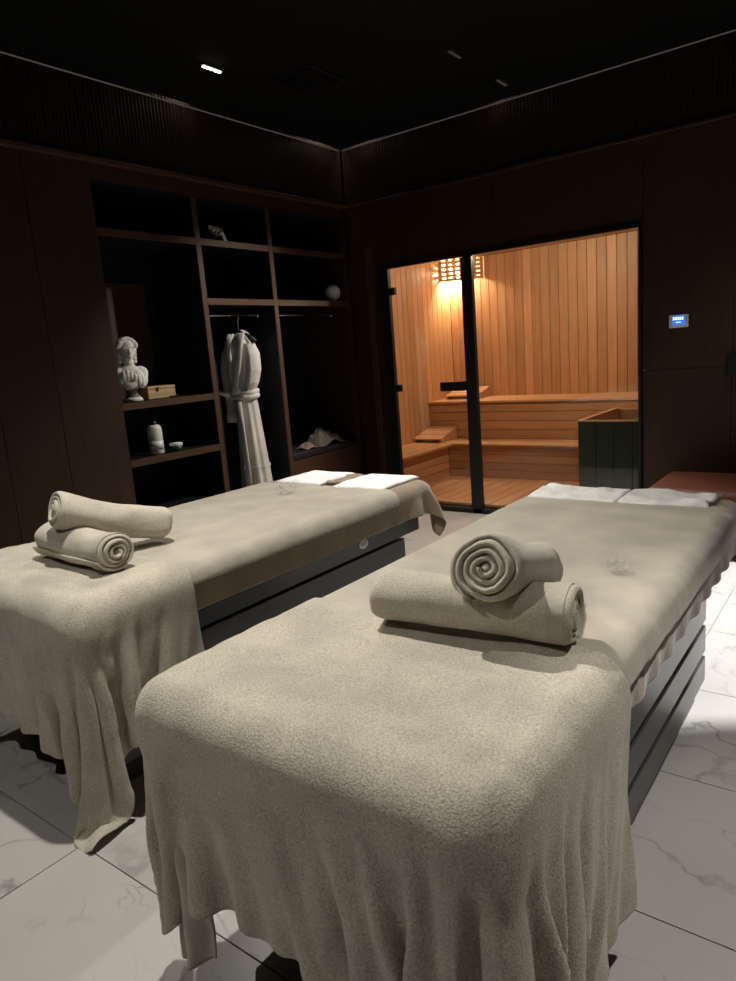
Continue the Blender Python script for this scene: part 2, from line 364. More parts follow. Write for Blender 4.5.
t1 = MB().box(XL-0.02, XL+0.035, YN, YB, LEDGE-0.012, LEDGE+0.018, 0.003).build('trim_1', M['framewood']); tag(t1, kind='structure')

# back wall: panels round the sauna front
OX0, OX1, OZ = -3.53, -1.372, 2.085
wb = MB().box(XL-0.6, OX0-0.02, YB+0.022, YB+0.10, 0, CEIL+0.1).box(OX1+0.02, XR, YB+0.022, YB+0.10, 0, CEIL+0.1).box(OX0-0.03, OX1+0.03, YB+0.022, YB+0.10, OZ+0.015, CEIL+0.1).build('wall_back', M['blackmetal']); tag(wb, kind='structure')
for (a, b_, z0, z1) in ((XL, -3.64, 0, LEDGE), (-3.64, OX0, 0, LEDGE), (OX0, -2.45, OZ, LEDGE), (-2.45, OX1, OZ, LEDGE), (OX1, -0.815, 0, 1.11), (OX1, -0.815, 1.114, LEDGE), (-0.815, 0.1, 0, LEDGE), (0.1, XR, 0, LEDGE)):
    MB().box(a+0.0015, b_-0.0015, YB, YB+0.024, z0, z1, 0.001).build('panel', M['darkwood'], wb)
MB().box(XL, XR, YB+0.012, YB+0.024, LEDGE, CEIL+0.1).build('backing_panel', M['darkwood'], wb)
fo = flutes(int((XR-XL)/0.027), 0.027, Matrix.Translation((XL, YB+0.012, 0)))
tag(fo.build('fluted_panel', M['flute'], wb), kind='stuff')
t2 = MB().box(XL, XR, YB-0.018, YB+0.02, LEDGE-0.008, LEDGE+0.012, 0.003).build('trim_2', M['darkwood']); tag(t2, kind='structure')
# upright moulding beside the glass door
t3 = MB().box(-3.66, -3.60, YB-0.030, YB+0.003, 0, 2.25, 0.004).build('trim_3', M['framewood']); tag(t3, kind='structure')

for (nm, bx_) in (('left', (XL+0.001, XL+0.006, 1.2, YB-0.02)), ('back', (XL+0.02, 0.9, YB-0.006, YB-0.001))):
    tag(MB().box(*bx_, CEIL-0.003, CEIL+0.005, 0.001).build('added_glow_line', M['covedim']), 'faint warm glowing line added in the ceiling gap above the '+('shelves' if nm == 'left' else 'sauna front'), 'glow strip', 'added glow lines')  # glowing strips added to draw the thin line of light along the wall tops
# glow strips added in the ceiling gap for the bright patches atop the walls
for (y, ln, lab) in ((3.30, 0.16, 'short warm glow strip added in the ceiling gap above the shelves, beside the lit downlight'), (4.72, 0.30, 'warm glow strip added in the ceiling gap at the room corner')):
    tag(MB().box(XL+0.012, XL+0.045, y-ln/2, y+ln/2, CEIL+0.06, CEIL+0.075, 0.002).build('added_glow_strip', M['cove']), lab, 'glow strip', 'added glow strips')
for (x, ln, lab) in ((-3.60, 0.22, 'warm glow strip added in the ceiling gap above the sauna door hinges'), (-2.36, 0.10, 'short warm glow strip added in the ceiling gap above the fixed sauna pane')):
    tag(MB().box(x-ln/2, x+ln/2, YB-0.045, YB-0.012, CEIL+0.06, CEIL+0.075, 0.002).build('added_glow_strip', M['cove']), lab, 'glow strip', 'added glow strips')

# ================================================================== SAUNA
SX0, SX1, SY0, SY1, SZ0, SZ1 = -4.06, -0.75, YB+0.06, 7.10, 0.06, 2.32
swl = MB().box(SX0-0.06, SX0-0.012, SY0+0.05, SY1+0.02, 0, SZ1).build('wall_sauna_left', M['saunagap']); tag(swl, kind='structure')
swb = MB().box(SX0-0.06, SX1+0.06, SY1+0.012, SY1+0.06, 0, SZ1).build('wall_sauna_back', M['saunagap']); tag(swb, kind='structure')
swr = MB().box(SX1+0.012, SX1+0.06, SY0+0.05, SY1+0.02, 0, SZ1).build('wall_sauna_right', M['saunagap']); tag(swr, kind='structure')
BW = 0.0985
brd_l = MB().box(-0.012, 0.0, 0.002, BW-0.002, SZ0, SZ1, 0.003).mesh('board', M['sauna'])
n = int((SY1-SY0-0.05)/BW)+1
for k in range(n):
    y = SY1-BW*(k+1)
    if y < SY0+0.0: continue
    o = bpy.data.objects.new('board', brd_l); C.objects.link(o); o.parent = swl; o.location = (SX0, y, 0)
    o = bpy.data.objects.new('board', brd_l); C.objects.link(o); o.parent = swr; o.location = (SX1+0.012, y, 0)
brd_b = MB().box(0.002, BW-0.002, 0.0, 0.012, SZ0, SZ1, 0.003).mesh('board', M['sauna'])
for k in range(int((SX1-SX0)/BW)):
    o = bpy.data.objects.new('board', brd_b); C.objects.link(o); o.parent = swb; o.location = (SX0+BW*k, SY1, 0)
sce = MB().box(SX0-0.06, SX1+0.06, SY0, SY1+0.06, SZ1+0.012, SZ1+0.05).build('ceiling_sauna', M['saunagap']); tag(sce, kind='structure')
brd_c = MB().box(SX0, SX1, 0.002, BW-0.002, 0, 0.012, 0.003).mesh('board', M['saunax'])
for k in range(20):
    o = bpy.data.objects.new('board', brd_c); C.objects.link(o); o.parent = sce; o.location = (0, SY0+0.05+BW*k, SZ1)
sfl = MB().box(SX0-0.06, SX1+0.06, YB+0.05, SY1+0.06, -0.02, SZ0-0.02).build('floor_sauna', M['saunagap']); tag(sfl, kind='structure')
fb = MB().box(0.003, 0.117, SY0, SY1, -0.02, 0.0, 0.003).mesh('floor_board', M['saunay'])
for k in range(28):
    o = bpy.data.objects.new('floor_board', fb); C.objects.link(o); o.parent = sfl; o.location = (SX0+0.12*k, 0, SZ0)

def slats_x(par, x0, x1, y0, y1, z, nn, t=0.028, name='slat'):
    wd = (y1-y0)/nn
    for k in range(nn):
        MB().box(x0, x1, y0+wd*k+0.003, y0+wd*(k+1)-0.003, z-t, z, 0.004).build(name, M['saunax'], par)
def risers_x(par, x0, x1, y, z0, z1, nn):
    h = (z1-z0)/nn
    for k in range(nn):
        MB().box(x0, x1, y, y+0.018, z0+h*k+0.0025, z0+h*(k+1)-0.0025, 0.003).build('riser_board', M['saunax'], par)
LB, UB = 0.40, 0.80
up = thing('sauna_bench', 'upper sauna bench of pale timber slats along the back wall', 'bench', (0, 0, 0), 0, 'sauna benches')
slats_x(up, SX0, SX1, 6.50, SY1-0.004, UB, 5)
risers_x(up, SX0, SX1, 6.515, LB, UB-0.030, 4)
MB().box(SX0, SX1, 6.54, SY1-0.004, LB, UB-0.032).build('bench_frame', M['saunagap'], up)
lo = thing('sauna_bench', 'low L-shaped sauna bench step of pale timber in front of upper bench', 'bench', (0, 0, 0), 0, 'sauna benches')
slats_x(lo, SX0, SX1, 6.12, 6.513, LB, 4)
risers_x(lo, -3.615, SX1, 6.135, SZ0, LB-0.030, 4)
for k in range(4):
    wd = (3.60-4.10)/4
    MB().box(SX0+0.125*k+0.003, SX0+0.125*(k+1)-0.003, SY0+0.02, 6.117, LB-0.028, LB, 0.004).build('slat', M['saunay'], lo)
for k in range(4):
    h = (LB-0.030-SZ0)/4
    MB().box(-3.633, -3.615, SY0+0.02, 6.135, SZ0+h*k+0.0025, SZ0+h*(k+1)-0.0025, 0.003).build('riser_board', M['saunay'], lo)
MB().box(SX0, SX1, 6.16, 6.513, SZ0, LB-0.030).box(SX0, -3.64, SY0+0.03, 6.16, SZ0, LB-0.030).build('bench_frame', M['saunagap'], lo)

def headrest(loc, rz, label, wid=0.34, dep=0.34, hh=0.12):
    t = thing('sauna_headrest', label, 'headrest', loc, rz, 'wedge headrests')
    for s_ in (0.0, wid-0.024):     # side cheeks: triangular prisms
        mb = MB()
        vs_ = [mb.bm.verts.new(p) for p in ((s_, 0, 0), (s_, dep, 0), (s_, dep, hh), (s_, 0, 0.025), (s_+0.024, 0, 0), (s_+0.024, dep, 0), (s_+0.024, dep, hh), (s_+0.024, 0, 0.025))]
        for f in ((0, 1, 2, 3), (4, 5, 6, 7), (0, 1, 5, 4), (1, 2, 6, 5), (2, 3, 7, 6), (3, 0, 4, 7)): mb.bm.faces.new([vs_[i] for i in f])
        mb.build('side_cheek', M['saunay'], t)
    ang = math.atan2(hh-0.025, dep); L_ = math.hypot(dep, hh-0.025)/3
    for k in range(3):
        MM = Matrix.Translation((0, 0, 0.026)) @ Matrix.Rotation(ang, 4, 'X')
        MB().box(0, wid, L_*k+0.004, L_*(k+1)-0.004, 0, 0.016, 0.003, M=MM).build('slat', M['saunax'], t)
    return t
headrest((-4.045, 6.14, LB), 0, 'slatted timber wedge headrest on the low L-shaped bench corner')
headrest((-3.98, 6.74, UB), 0, 'slatted timber wedge headrest on the upper bench below the lattice lamp', 0.40, 0.33, 0.10)

# heater enclosure behind the fixed pane
hx0, hx1, hy0, hy1, hz = -1.875, -0.80, 5.115, 6.03, 0.742
he = thing('heater_enclosure', 'open-topped dark boarded box with pale timber rim inside the sauna', 'heater guard', (hx0, hy0, 0))
def hb(*a): return MB().box(a[0]-hx0, a[1]-hx0, a[2]-hy0, a[3]-hy0, *a[4:])
nb = 8; wd = (hx1-hx0)/nb
for k in range(nb):
    hb(hx0+wd*k+0.002, hx0+wd*(k+1)-0.002, hy0, hy0+0.018, SZ0, hz, 0.002).build('board', M['heater'], he)
for k in range(7):
    wd2 = (hy1-hy0-0.02)/7
    hb(hx0, hx0+0.018, hy0+0.02+wd2*k+0.002, hy0+0.02+wd2*(k+1)-0.002, SZ0, hz, 0.002).build('board', M['heater'], he)
hb(hx0+0.02, hx1, hy1-0.02, hy1, SZ0, hz, 0.002).build('back_board', M['saunax'], he)
hb(hx0+0.019, hx0+0.034, hy0+0.02, hy1-0.02, SZ0, hz-0.005, 0.002).build('lining', M['saunay'], he)
mb = hb(hx0-0.005, hx1, hy0-0.004, hy0+0.022, hz, hz+0.012, 0.002); mb.box(-0.005, 0.034, 0.022, hy1-hy0, hz, hz+0.012, 0.002)
mb.build('rim', M['saunay'], he)
hb(hx0+0.036, hx1, hy0+0.02, hy1-0.022, SZ0, 0.30, 0.002).build('heater_body', M['blackmetal'], he)

# lattice corner lamp
cl = thing('corner_lamp', 'wooden lattice corner lamp glowing high in the sauna corner', 'lamp', (SX0, SY1, 2.085))
A, Bv = Vector((0.012, -0.20, 0)), Vector((0.42, -0.015, 0))
dv = (Bv-A); Lw = dv.length; ang = math.atan2(dv.y, dv.x)
for k in range(7):
    p = A+dv*(k/6.0)
    MB().box(-0.020, 0.020, -0.006, 0.006, 0, 0.235, 0.002, M=Matrix.Translation(p) @ rot_z(ang)).build('slat', M['sauna'], cl)
for k in range(6):
    MB().box(0, Lw, -0.018, -0.006, 0.046*k, 0.046*k+0.027, 0.002, M=Matrix.Translation(A) @ rot_z(ang)).build('cross_slat', M['saunax'], cl)
MB().sphere((0.11, -0.075, 0.13), 0.024, 2).build('bulb', M['bulb'], cl, True)
MB().lathe([(0.02, 0.165), (0.022, 0.19), (0.03, 0.19), (0.03, 0.21), (0, 0.21)], 12, Matrix.Translation((0.11, -0.075, 0))).build('socket', M['blackmetal'], cl)
def point(loc, e, col, size):
    l = bpy.data.lights.new('lamp', 'POINT'); l.energy = e; l.color = col; l.shadow_soft_size = size
    o = bpy.data.objects.new('lamp', l); C.objects.link(o); o.location = loc; return o
point((SX0+0.11, SY1-0.075, 2.085+0.085), 62, (1.0, 0.79, 0.53), 0.03)
# second ceiling lamp of the sauna
sl = thing('sauna_ceiling_lamp', 'small round warm lamp in the sauna ceiling above the benches', 'lamp', (-2.4, 5.75, SZ1))
MB().lathe([(0, 0), (0.05, 0), (0.06, -0.012), (0.06, -0.02), (0.045, -0.02), (0.042, -0.012), (0, -0.012)], 20).build('ring', M['blackmetal'], sl, True)
MB().lathe([(0, -0.013), (0.04, -0.013), (0.038, -0.017), (0, -0.018)], 20).build('lens', emit('warm_lens', (1, 0.75, 0.45), 8.0), sl, True)
point((-2.4, 5.75, SZ1-0.08), 44, (1.0, 0.83, 0.63), 0.05)

# sauna glass front
MX0, MX1 = -2.745, -2.645
fr = thing('sauna_front_frame', 'black metal frame of the sauna glass front', 'frame', (OX0, YB, 0))
def fbx(x0, x1, z0, z1, nm, y0=-0.022, y1=0.022): return MB().box(x0-OX0, x1-OX0, y0, y1, z0, z1, 0.002).build(nm, M['blackmetal'], fr)
fbx(OX0, -3.435, 0, OZ, 'jamb'); fbx(OX1-0.022, OX1, 0, OZ, 'jamb'); fbx(MX0+0.02, MX1, 0, OZ-0.03, 'mullion')
fbx(-3.435, OX1-0.022, 2.055, OZ, 'head_rail'); fbx(-3.435, OX1-0.022, 0, 0.035, 'bottom_track')
w1 = MB().box(MX1, OX1-0.022, YB+0.006, YB+0.016, 0.035, 2.055).build('window_1', M['glass']); tag(w1, kind='structure')
d1 = MB().box(-3.425, MX0+0.015, YB+0.006, YB+0.016, 0.045, 2.048).build('door_1', M['glass']); tag(d1, kind='structure')
MB().box(MX0-0.005, MX0+0.017, YB-0.004, YB+0.024, 0.045, 2.048, 0.002).build('door_edge_rail', M['blackmetal'], d1)
MB().box(-2.97, MX0, YB-0.045, YB-0.008, 1.018, 1.092, 0.004).box(-2.80, MX0, YB-0.012, YB+0.006, 1.03, 1.08, 0.002).build('door_handle', M['blackmetal'], d1)
for z in (1.87, 1.055, 0.24):
    MB().box(-3.44, -3.385, YB-0.012, YB+0.026, z-0.03, z+0.03, 0.004).build('hinge', M['blackmetal'], d1)

# ================================================================== WARDROBE (built-in open shelves)
CD = 0.52
wa = thing('wardrobe', 'built-in open wardrobe with walnut shelves and dark lining', 'wardrobe', (XL, CY0, 0))
def wbx(x0, x1, y0, y1, z0, z1, nm, mt='framewood', bev=0.0015): return MB().box(x0-XL, x1-XL, y0-CY0, y1-CY0, z0, z1, bev).build(nm, M[mt], wa)
XB_ = XL-CD
D1a, D1b, D2a, D2b = 3.305, 3.350, 4.012, 4.055
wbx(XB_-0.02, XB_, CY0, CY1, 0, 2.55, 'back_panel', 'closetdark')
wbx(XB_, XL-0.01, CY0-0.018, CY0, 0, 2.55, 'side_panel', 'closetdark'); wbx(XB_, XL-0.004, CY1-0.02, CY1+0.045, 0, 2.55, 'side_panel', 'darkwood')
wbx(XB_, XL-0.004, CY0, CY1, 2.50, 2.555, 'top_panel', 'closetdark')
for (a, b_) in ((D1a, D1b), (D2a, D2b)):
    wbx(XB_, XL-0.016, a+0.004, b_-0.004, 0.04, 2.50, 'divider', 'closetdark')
    wbx(XL-0.016, XL, a, b_, 0.04, 2.50, 'divider_edge')
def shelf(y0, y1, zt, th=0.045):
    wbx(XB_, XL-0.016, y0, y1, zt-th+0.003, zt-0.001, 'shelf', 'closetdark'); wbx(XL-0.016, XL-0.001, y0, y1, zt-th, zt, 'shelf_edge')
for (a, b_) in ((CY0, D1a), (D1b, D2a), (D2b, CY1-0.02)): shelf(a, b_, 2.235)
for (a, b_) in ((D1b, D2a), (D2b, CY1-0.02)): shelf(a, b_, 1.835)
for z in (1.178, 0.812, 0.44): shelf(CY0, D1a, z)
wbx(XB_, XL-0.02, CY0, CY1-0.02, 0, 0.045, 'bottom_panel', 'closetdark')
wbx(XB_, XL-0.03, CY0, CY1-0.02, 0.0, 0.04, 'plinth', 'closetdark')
wbx(XB_+0.002, XL-0.004, D2b+0.002, CY1-0.022, 0.05, 0.56, 'bench_box', 'framewood')
wbx(XB_+0.002, XL+0.006, D2b+0.002, CY1-0.022, 0.562, 0.615, 'seat_cushion', 'cushion', 0.012)
for (a, b_) in ((D1b, D2a), (D2b, CY1-0.02)):
    MB().tube([(-0.20, a-CY0, 1.735), (-0.20, b_-CY0, 1.735)], 0.008, 10).build('hanging_rail', M['chrome'], wa, True)
    MB().lathe([(0, 0), (0.02, 0), (0.02, 0.008), (0, 0.008)], 14, Matrix.Translation((-0.20, b_-CY0-0.008, 1.735)) @ Matrix.Rotation(-PI/2, 4, 'X')).build('rail_socket', M['chrome'], wa, True)

# ------------------------------------------------------------------ things in the wardrobe
tag(MB().box(-4.362, -4.335, 2.66, 3.195, 1.181, 1.985, 0.003).build('wooden_board', M['darkwood']), 'plain walnut board standing at the back of the bust shelf', 'board')

def bust(loc, rz):
    t = thing('bust_statue', 'white plaster bust of a woman with curled hair on a round foot', 'statue', loc, rz)
    mb = MB()      # faces local -Y
    S = lambda c, r, s_=(1, 1, 1), R_=None: mb.sphere(c, r, 3, s_, R_)
    S((0, -0.005, 0.335), 0.056, (0.86, 1.0, 1.18))                 # skull and face
    S((0, -0.030, 0.305), 0.036, (0.9, 0.9, 1.05))                  # jaw
    S((0, -0.060, 0.322), 0.010, (0.75, 1.0, 1.7)); S((0, -0.064, 0.312), 0.009)   # nose
    S((0, -0.057, 0.297), 0.012, (1.1, 0.6, 0.5)); S((0, -0.054, 0.283), 0.013)    # lips, chin
    S((0.021, -0.049, 0.345), 0.014, (1.3, 0.6, 0.5)); S((-0.021, -0.049, 0.345), 0.014, (1.3, 0.6, 0.5))   # brows
    for k in range(8): S((0.004*math.sin(k), 0.004+0.004*math.cos(k), 0.215+0.013*k), 0.034, (1, 1, 1))      # neck
    for k in range(22):                                              # curls round the head
        a = PI*(0.02+0.96*k/21.0)
        S((0.056*math.cos(a), -0.022+0.03*math.sin(a*2)*0.3, 0.352+0.050*math.sin(a)), 0.0155+0.003*math.sin(k*2.3))
        S((0.052*math.cos(a), 0.018, 0.345+0.052*math.sin(a)), 0.018+0.003*math.cos(k*1.7))
    S((0, 0.055, 0.345), 0.038); S((0.015, 0.068, 0.365), 0.02); S((-0.018, 0.066, 0.335), 0.022)            # bun
    for s_ in (-1, 1):
        for k in range(4): S((s_*0.05, 0.005+0.006*k, 0.325-0.022*k), 0.0155)
        S((s_*0.070, 0.004, 0.178), 0.052, (1.0, 0.85, 0.95))       # shoulders
        S((s_*0.035, -0.028, 0.160), 0.048, (0.95, 0.8, 1.0))
    S((0, 0.0, 0.170), 0.075, (1.1, 0.75, 0.95)); S((0, 0.0, 0.120), 0.060, (1.05, 0.7, 0.9))
    for k in range(26):                                              # gathered drapery
        a = 2*PI*k/26
        S((0.100*math.cos(a), 0.062*math.sin(a)-0.008, 0.150+0.026*math.sin(3*a+1)), 0.020+0.004*math.sin(5*a), (0.75, 0.75, 1.7))
    for k in range(16):
        a = PI+PI*k/15.0
        S((0.070*math.cos(a), 0.058*math.sin(a)-0.004, 0.112+0.008*math.sin(4*a)), 0.017, (0.8, 0.8, 1.5))
    o = mb.build('figure', M['plaster'], t, True)
    rm = o.modifiers.new('remesh', 'REMESH'); rm.mode = 'VOXEL'; rm.voxel_size = 0.0038; rm.use_smooth_shade = True
    MB().lathe([(0, 0.028), (0.046, 0.028), (0.047, 0.036), (0.034, 0.046), (0.029, 0.068), (0.036, 0.086), (0.040, 0.095), (0, 0.095)], 28).build('socle', M['grey'], t, True)
    MB().lathe([(0, 0), (0.060, 0), (0.062, 0.008), (0.058, 0.02), (0.048, 0.028), (0, 0.028)], 28).build('foot', M['plaster'], t, True)
    return t
bust((-3.985, 2.735, 1.178), math.radians(72))

bx = thing('wooden_box', 'pale wooden box with a clasp beside the bust', 'box', (-4.06, 2.86, 1.178))
MB().box(-0.07, 0.07, 0, 0.225, 0.001, 0.062, 0.002).build('body', M['palewood'], bx)
MB().box(-0.071, 0.071, -0.001, 0.226, 0.064, 0.084, 0.003).build('lid', M['palewood'], bx)
MB().box(0.070, 0.075, 0.065, 0.085, 0.050, 0.076, 0.001).build('clasp', M['blackmetal'], bx)
so = thing('comb', 'small dark red comb lying before the wooden box', 'comb', (-3.94, 3.03, 1.179), 0.3)
MB().box(-0.010, 0.010, -0.045, 0.045, 0, 0.012, 0.003).build('spine', M['red'], so)
for k in range(12): MB().box(0.009, 0.032, -0.042+0.0072*k, -0.0385+0.0072*k, 0.003, 0.008).build('tooth', M['red'], so)

bt = thing('spray_bottle', 'white spray bottle on the shelf below the bust', 'bottle', (-3.96, 2.845, 0.812))
MB().lathe([(0, 0.001), (0.046, 0.001), (0.049, 0.006), (0.049, 0.165), (0.047, 0.178), (0.038, 0.192), (0.026, 0.198), (0, 0.198)], 28).build('body', M['plate'], bt, True)
MB().lathe([(0.0495, 0.03), (0.0499, 0.03), (0.0499, 0.09), (0.0495, 0.09)], 28).build('label_band', M['ceramicwhite'], bt, True)
MB().lathe([(0, 0.198), (0.022, 0.198), (0.022, 0.212), (0.016, 0.218), (0.014, 0.235), (0, 0.237)], 20).build('nozzle', M['blackmetal'], bt, True)
jr = thing('cosmetic_jar', 'small green jar with white lid beside the spray bottle', 'jar', (-3.945, 2.995, 0.812))
MB().lathe([(0, 0.001), (0.040, 0.001), (0.043, 0.005), (0.043, 0.034), (0, 0.034)], 28).build('body', M['green'], jr, True)
MB().lathe([(0, 0.034), (0.044, 0.034), (0.045, 0.037), (0.045, 0.050), (0.042, 0.054), (0, 0.055)], 28).build('lid', M['ceramicwhite'], jr, True)

def conch(loc, rz):
    t = thing('sea_shell', 'spiral sea shell with spikes on the top shelf above the robe', 'shell', loc, rz)
    # spindle body with knobbed shoulders, tilted up on its lip
    P = []; MT = Matrix.Translation((0, 0, 0.052)) @ Matrix.Rotation(-0.55, 4, 'X')
    for i in range(60):
        u = i/59.0; prof = 0.036*(math.sin(PI*min(1, u*1.25))**0.8 if u < 0.8 else 0)
        if u < 0.45: prof = 0.004+0.034*(u/0.45)*(0.8+0.2*math.cos(u*2*PI*9))
        else: prof = 0.038*(1-(u-0.45)/0.58)**0.8
        ring = []
        for k in range(24):
            q = 2*PI*k/24; kn = 1+0.42*max(0, math.cos(4*q+u*14))**4*math.exp(-((u-0.42)/0.09)**2)+0.15*max(0, math.cos(5*q+u*20))**4*math.exp(-((u-0.25)/0.08)**2)
            ring.append(MT @ Vector((prof*kn*math.cos(q), -0.075+0.155*u, prof*kn*math.sin(q))))
        P.append(ring)
    mb = MB(); mb.grid(P, False, True); mb.build('whorl', M['shell'], t, True)
    mb = MB(); lip = []
    for i in range(12):
        u = i/11.0; lip.append([MT @ Vector((0.020+0.040*math.sin(PI*(0.15+0.85*u))*v, -0.02+0.085*u, -0.012-0.022*v*v+0.012*math.sin(u*9))) for v in [j/9.0 for j in range(10)]])
    mb.grid(lip); o = mb.build('lip', M['shell'], t, True); sm = o.modifiers.new('s', 'SOLIDIFY'); sm.thickness = 0.005
    return t
conch((-3.95, 3.60, 2.238), math.radians(0))
for o_ in bpy.data.objects:
    if o_.name == 'sea_shell': o_.scale = (1.25, 1.25, 1.25)
bl = thing('globe_lamp', 'unlit white globe lamp on the shelf above the hanging rail', 'lamp', (-3.95, 4.86, 1.836))
MB().lathe([(0, 0), (0.035, 0), (0.036, 0.008), (0.03, 0.014), (0, 0.014)], 24).build('base', M['ceramicwhite'], bl, True)
MB().sphere((0, 0, 0.080), 0.069, 4).build('globe', M['ceramicwhite'], bl, True)

# bathrobe on a hanger
ro = thing('bathrobe', 'white terry bathrobe tied with a belt hanging in the wardrobe', 'bathrobe', (-4.05, 3.795, 0), math.radians(6))
def loft(sections, n=44, fold=0.0, seed=0, open_=False):
    """sections: z, half width, half depth, x offset, y offset, fold amplitude"""
    P = []
    for (z, a, b_, ox, oy, fa) in sections:
        ring = []
        for k in range(n):
            t = 2*PI*k/n
            m_ = 1+fa*(0.55*math.sin(7*t+seed)+0.35*math.sin(12*t+2*seed+z*2)+0.25*math.sin(4*t-z*3))
            ring.append(Vector(((ox+a*m_*math.cos(t))*0.80, oy+b_*m_*math.sin(t)*0.92, z)))
        P.append(ring)
    return P
def dens(secs, m_=6):
    out = []
    for a, b_ in zip(secs[:-1], secs[1:]):
        for k in range(m_):
            u = k/m_; u = u*u*(3-2*u); out.append(tuple(p+(q-p)*u for p, q in zip(a, b_)))
    return out+[secs[-1]]
# local: x = width, -y = front; shoulders slope down from the hanger
RW = 0.80
sec = [(1.60, 0.03, 0.03, 0, 0, 0), (1.57, 0.075, 0.05, 0, 0, 0.01), (1.52, 0.13, 0.065, 0, 0, 0.02), (1.44, 0.155, 0.085, 0.0, 0, 0.04), (1.30, 0.150, 0.095, 0, 0, 0.06), (1.18, 0.115, 0.085, -0.005, 0, 0.08), (1.13, 0.100, 0.078, -0.005, 0, 0.07), (1.08, 0.112, 0.085, 0, 0, 0.09), (0.85, 0.125, 0.095, 0.01, 0, 0.11), (0.60, 0.140, 0.105, 0.02, 0, 0.12), (0.40, 0.155, 0.112, 0.03, 0, 0.13)]
mb = MB(); mb.grid(loft(dens(sec), 56, seed=1.3), False, True); mb.build('body', M['robe'], ro, True)
def sleeve(side, dark=None):
    if side > 0:      # the sleeve nearest the room is tucked in behind the belt
        secs = [(1.515, 0.045, 0.05, 0.120, 0, 0.03), (1.44, 0.058, 0.07, 0.150, -0.005, 0.05), (1.32, 0.060, 0.074, 0.155, -0.012, 0.06), (1.22, 0.052, 0.068, 0.128, -0.02, 0.06), (1.15, 0.035, 0.05, 0.090, -0.02, 0.05), (1.10, 0.02, 0.03, 0.070, -0.015, 0.03)]
        mb = MB(); mb.grid(loft(dens(secs, 5), 32, seed=3), False, True); mb.build('sleeve', M['robe'], ro, True); return
    pts = [(side*0.125, 0.0, 1.515), (side*0.165, -0.005, 1.44), (side*0.180, -0.01, 1.32), (side*0.175, -0.012, 1.18), (side*0.165, -0.015, 1.05), (side*0.160, -0.018, 0.96)]
    secs = []
    for i, (x, y, z) in enumerate(pts): secs.append((z, (0.045, 0.058, 0.062, 0.058, 0.055, 0.060)[i], (0.05, 0.07, 0.072, 0.066, 0.06, 0.062)[i], x, y, 0.05))
    mb = MB(); mb.grid(loft(dens(secs, 5), 32, seed=2+side), False, True); s_ = mb.build('sleeve', M['robe'], ro, True)
    mb = MB(); mb.grid(loft([(0.985, 0.063, 0.065, side*0.160, -0.017, 0.02), (0.982, 0.068, 0.070, side*0.160, -0.017, 0.02), (0.918, 0.068, 0.070, side*0.160, -0.018, 0.02), (0.915, 0.058, 0.06, side*0.160, -0.018, 0.02)], 32), False, True)
    mb.build('cuff', M['robe'], s_, True)
sleeve(-1); sleeve(1)
def strip(pts, wd, th, name, mat, par, nrm=(0, -1, 0)):
    pts = [Vector(p) for p in pts]; P = []
    for i, p in enumerate(pts):
        t = (pts[min(i+1, len(pts)-1)]-pts[max(i-1, 0)]).normalized(); n_ = Vector(nrm); sd = t.cross(n_).normalized()
        P.append([p+sd*wd*math.cos(a)+n_*th*math.sin(a) for a in [2*PI*k/12 for k in range(12)]])
    mb = MB(); V = mb.grid(P, False, True); mb.bm.faces.new(V[0]); mb.bm.faces.new(V[-1])
    return mb.build(name, mat, par, True)
strip([(0.055, -0.030, 1.60), (0.060, -0.070, 1.54), (0.055, -0.092, 1.45), (0.035, -0.105, 1.33), (0.0, -0.105, 1.22), (-0.03, -0.095, 1.14)], 0.034, 0.012, 'collar', M['robe'], ro)
strip([(-0.055, -0.030, 1.60), (-0.060, -0.068, 1.54), (-0.058, -0.088, 1.45), (-0.042, -0.098, 1.33), (-0.012, -0.103, 1.22), (0.01, -0.095, 1.14)], 0.034, 0.012, 'collar', M['robe'], ro)
strip([(-0.045, 0.03, 1.59), (0, 0.045, 1.615), (0.045, 0.03, 1.59)], 0.03, 0.012, 'collar', M['robe'], ro, (0, 0, 1))
for dz in (0.0, 0.035):
    P = []
    for k in range(48):
        t = 2*PI*k/48; c = Vector((-0.005+0.112*math.cos(t), 0.092*math.sin(t), 1.115+dz+0.004*math.sin(3*t)))
        rad = Vector((math.cos(t), math.sin(t), 0))
        P.append([c+rad*0.012*math.cos(q)+Vector((0, 0, 0.020*math.sin(q))) for q in [2*PI*j/10 for j in range(10)]])
    mb = MB(); mb.grid(P, True, True); mb.build('belt', M['robe'], ro, True)
strip([(-0.07, -0.100, 1.13), (-0.12, -0.13, 1.15), (-0.17, -0.15, 1.185)], 0.017, 0.010, 'belt_end', M['robe'], ro)
strip([(0.02, -0.106, 1.08), (0.035, -0.115, 0.85), (0.055, -0.128, 0.62), (0.07, -0.138, 0.42)], 0.022, 0.010, 'front_edging', M['robe'], ro)
mb = MB(); mb.grid(loft([(0.575, 0.146, 0.112, 0.022, 0, 0.125), (0.56, 0.152, 0.118, 0.022, 0, 0.125), (0.545, 0.147, 0.113, 0.022, 0, 0.125)], 56, seed=1.3), False, True); mb.build('hem_band', M['robe'], ro, True)
hg = thing('clothes_hanger', 'dark wooden hanger holding the bathrobe on the rail', 'hanger', (-4.05, 3.795, 0), math.radians(6))
MB().tube([(-0.16, 0, 1.53), (-0.08, 0, 1.585), (0, 0, 1.615), (0.08, 0, 1.585), (0.16, 0, 1.53)], 0.011, 10).build('arm', M['blackmetal'], hg, True)
MB().tube([(0, 0, 1.615), (0, 0, 1.69), (0.012, 0, 1.712), (0.018, 0, 1.735), (0.008, 0, 1.752), (-0.006, 0, 1.757), (-0.018, 0, 1.745)], 0.0035, 8).build('hook', M['chrome'], hg, True)

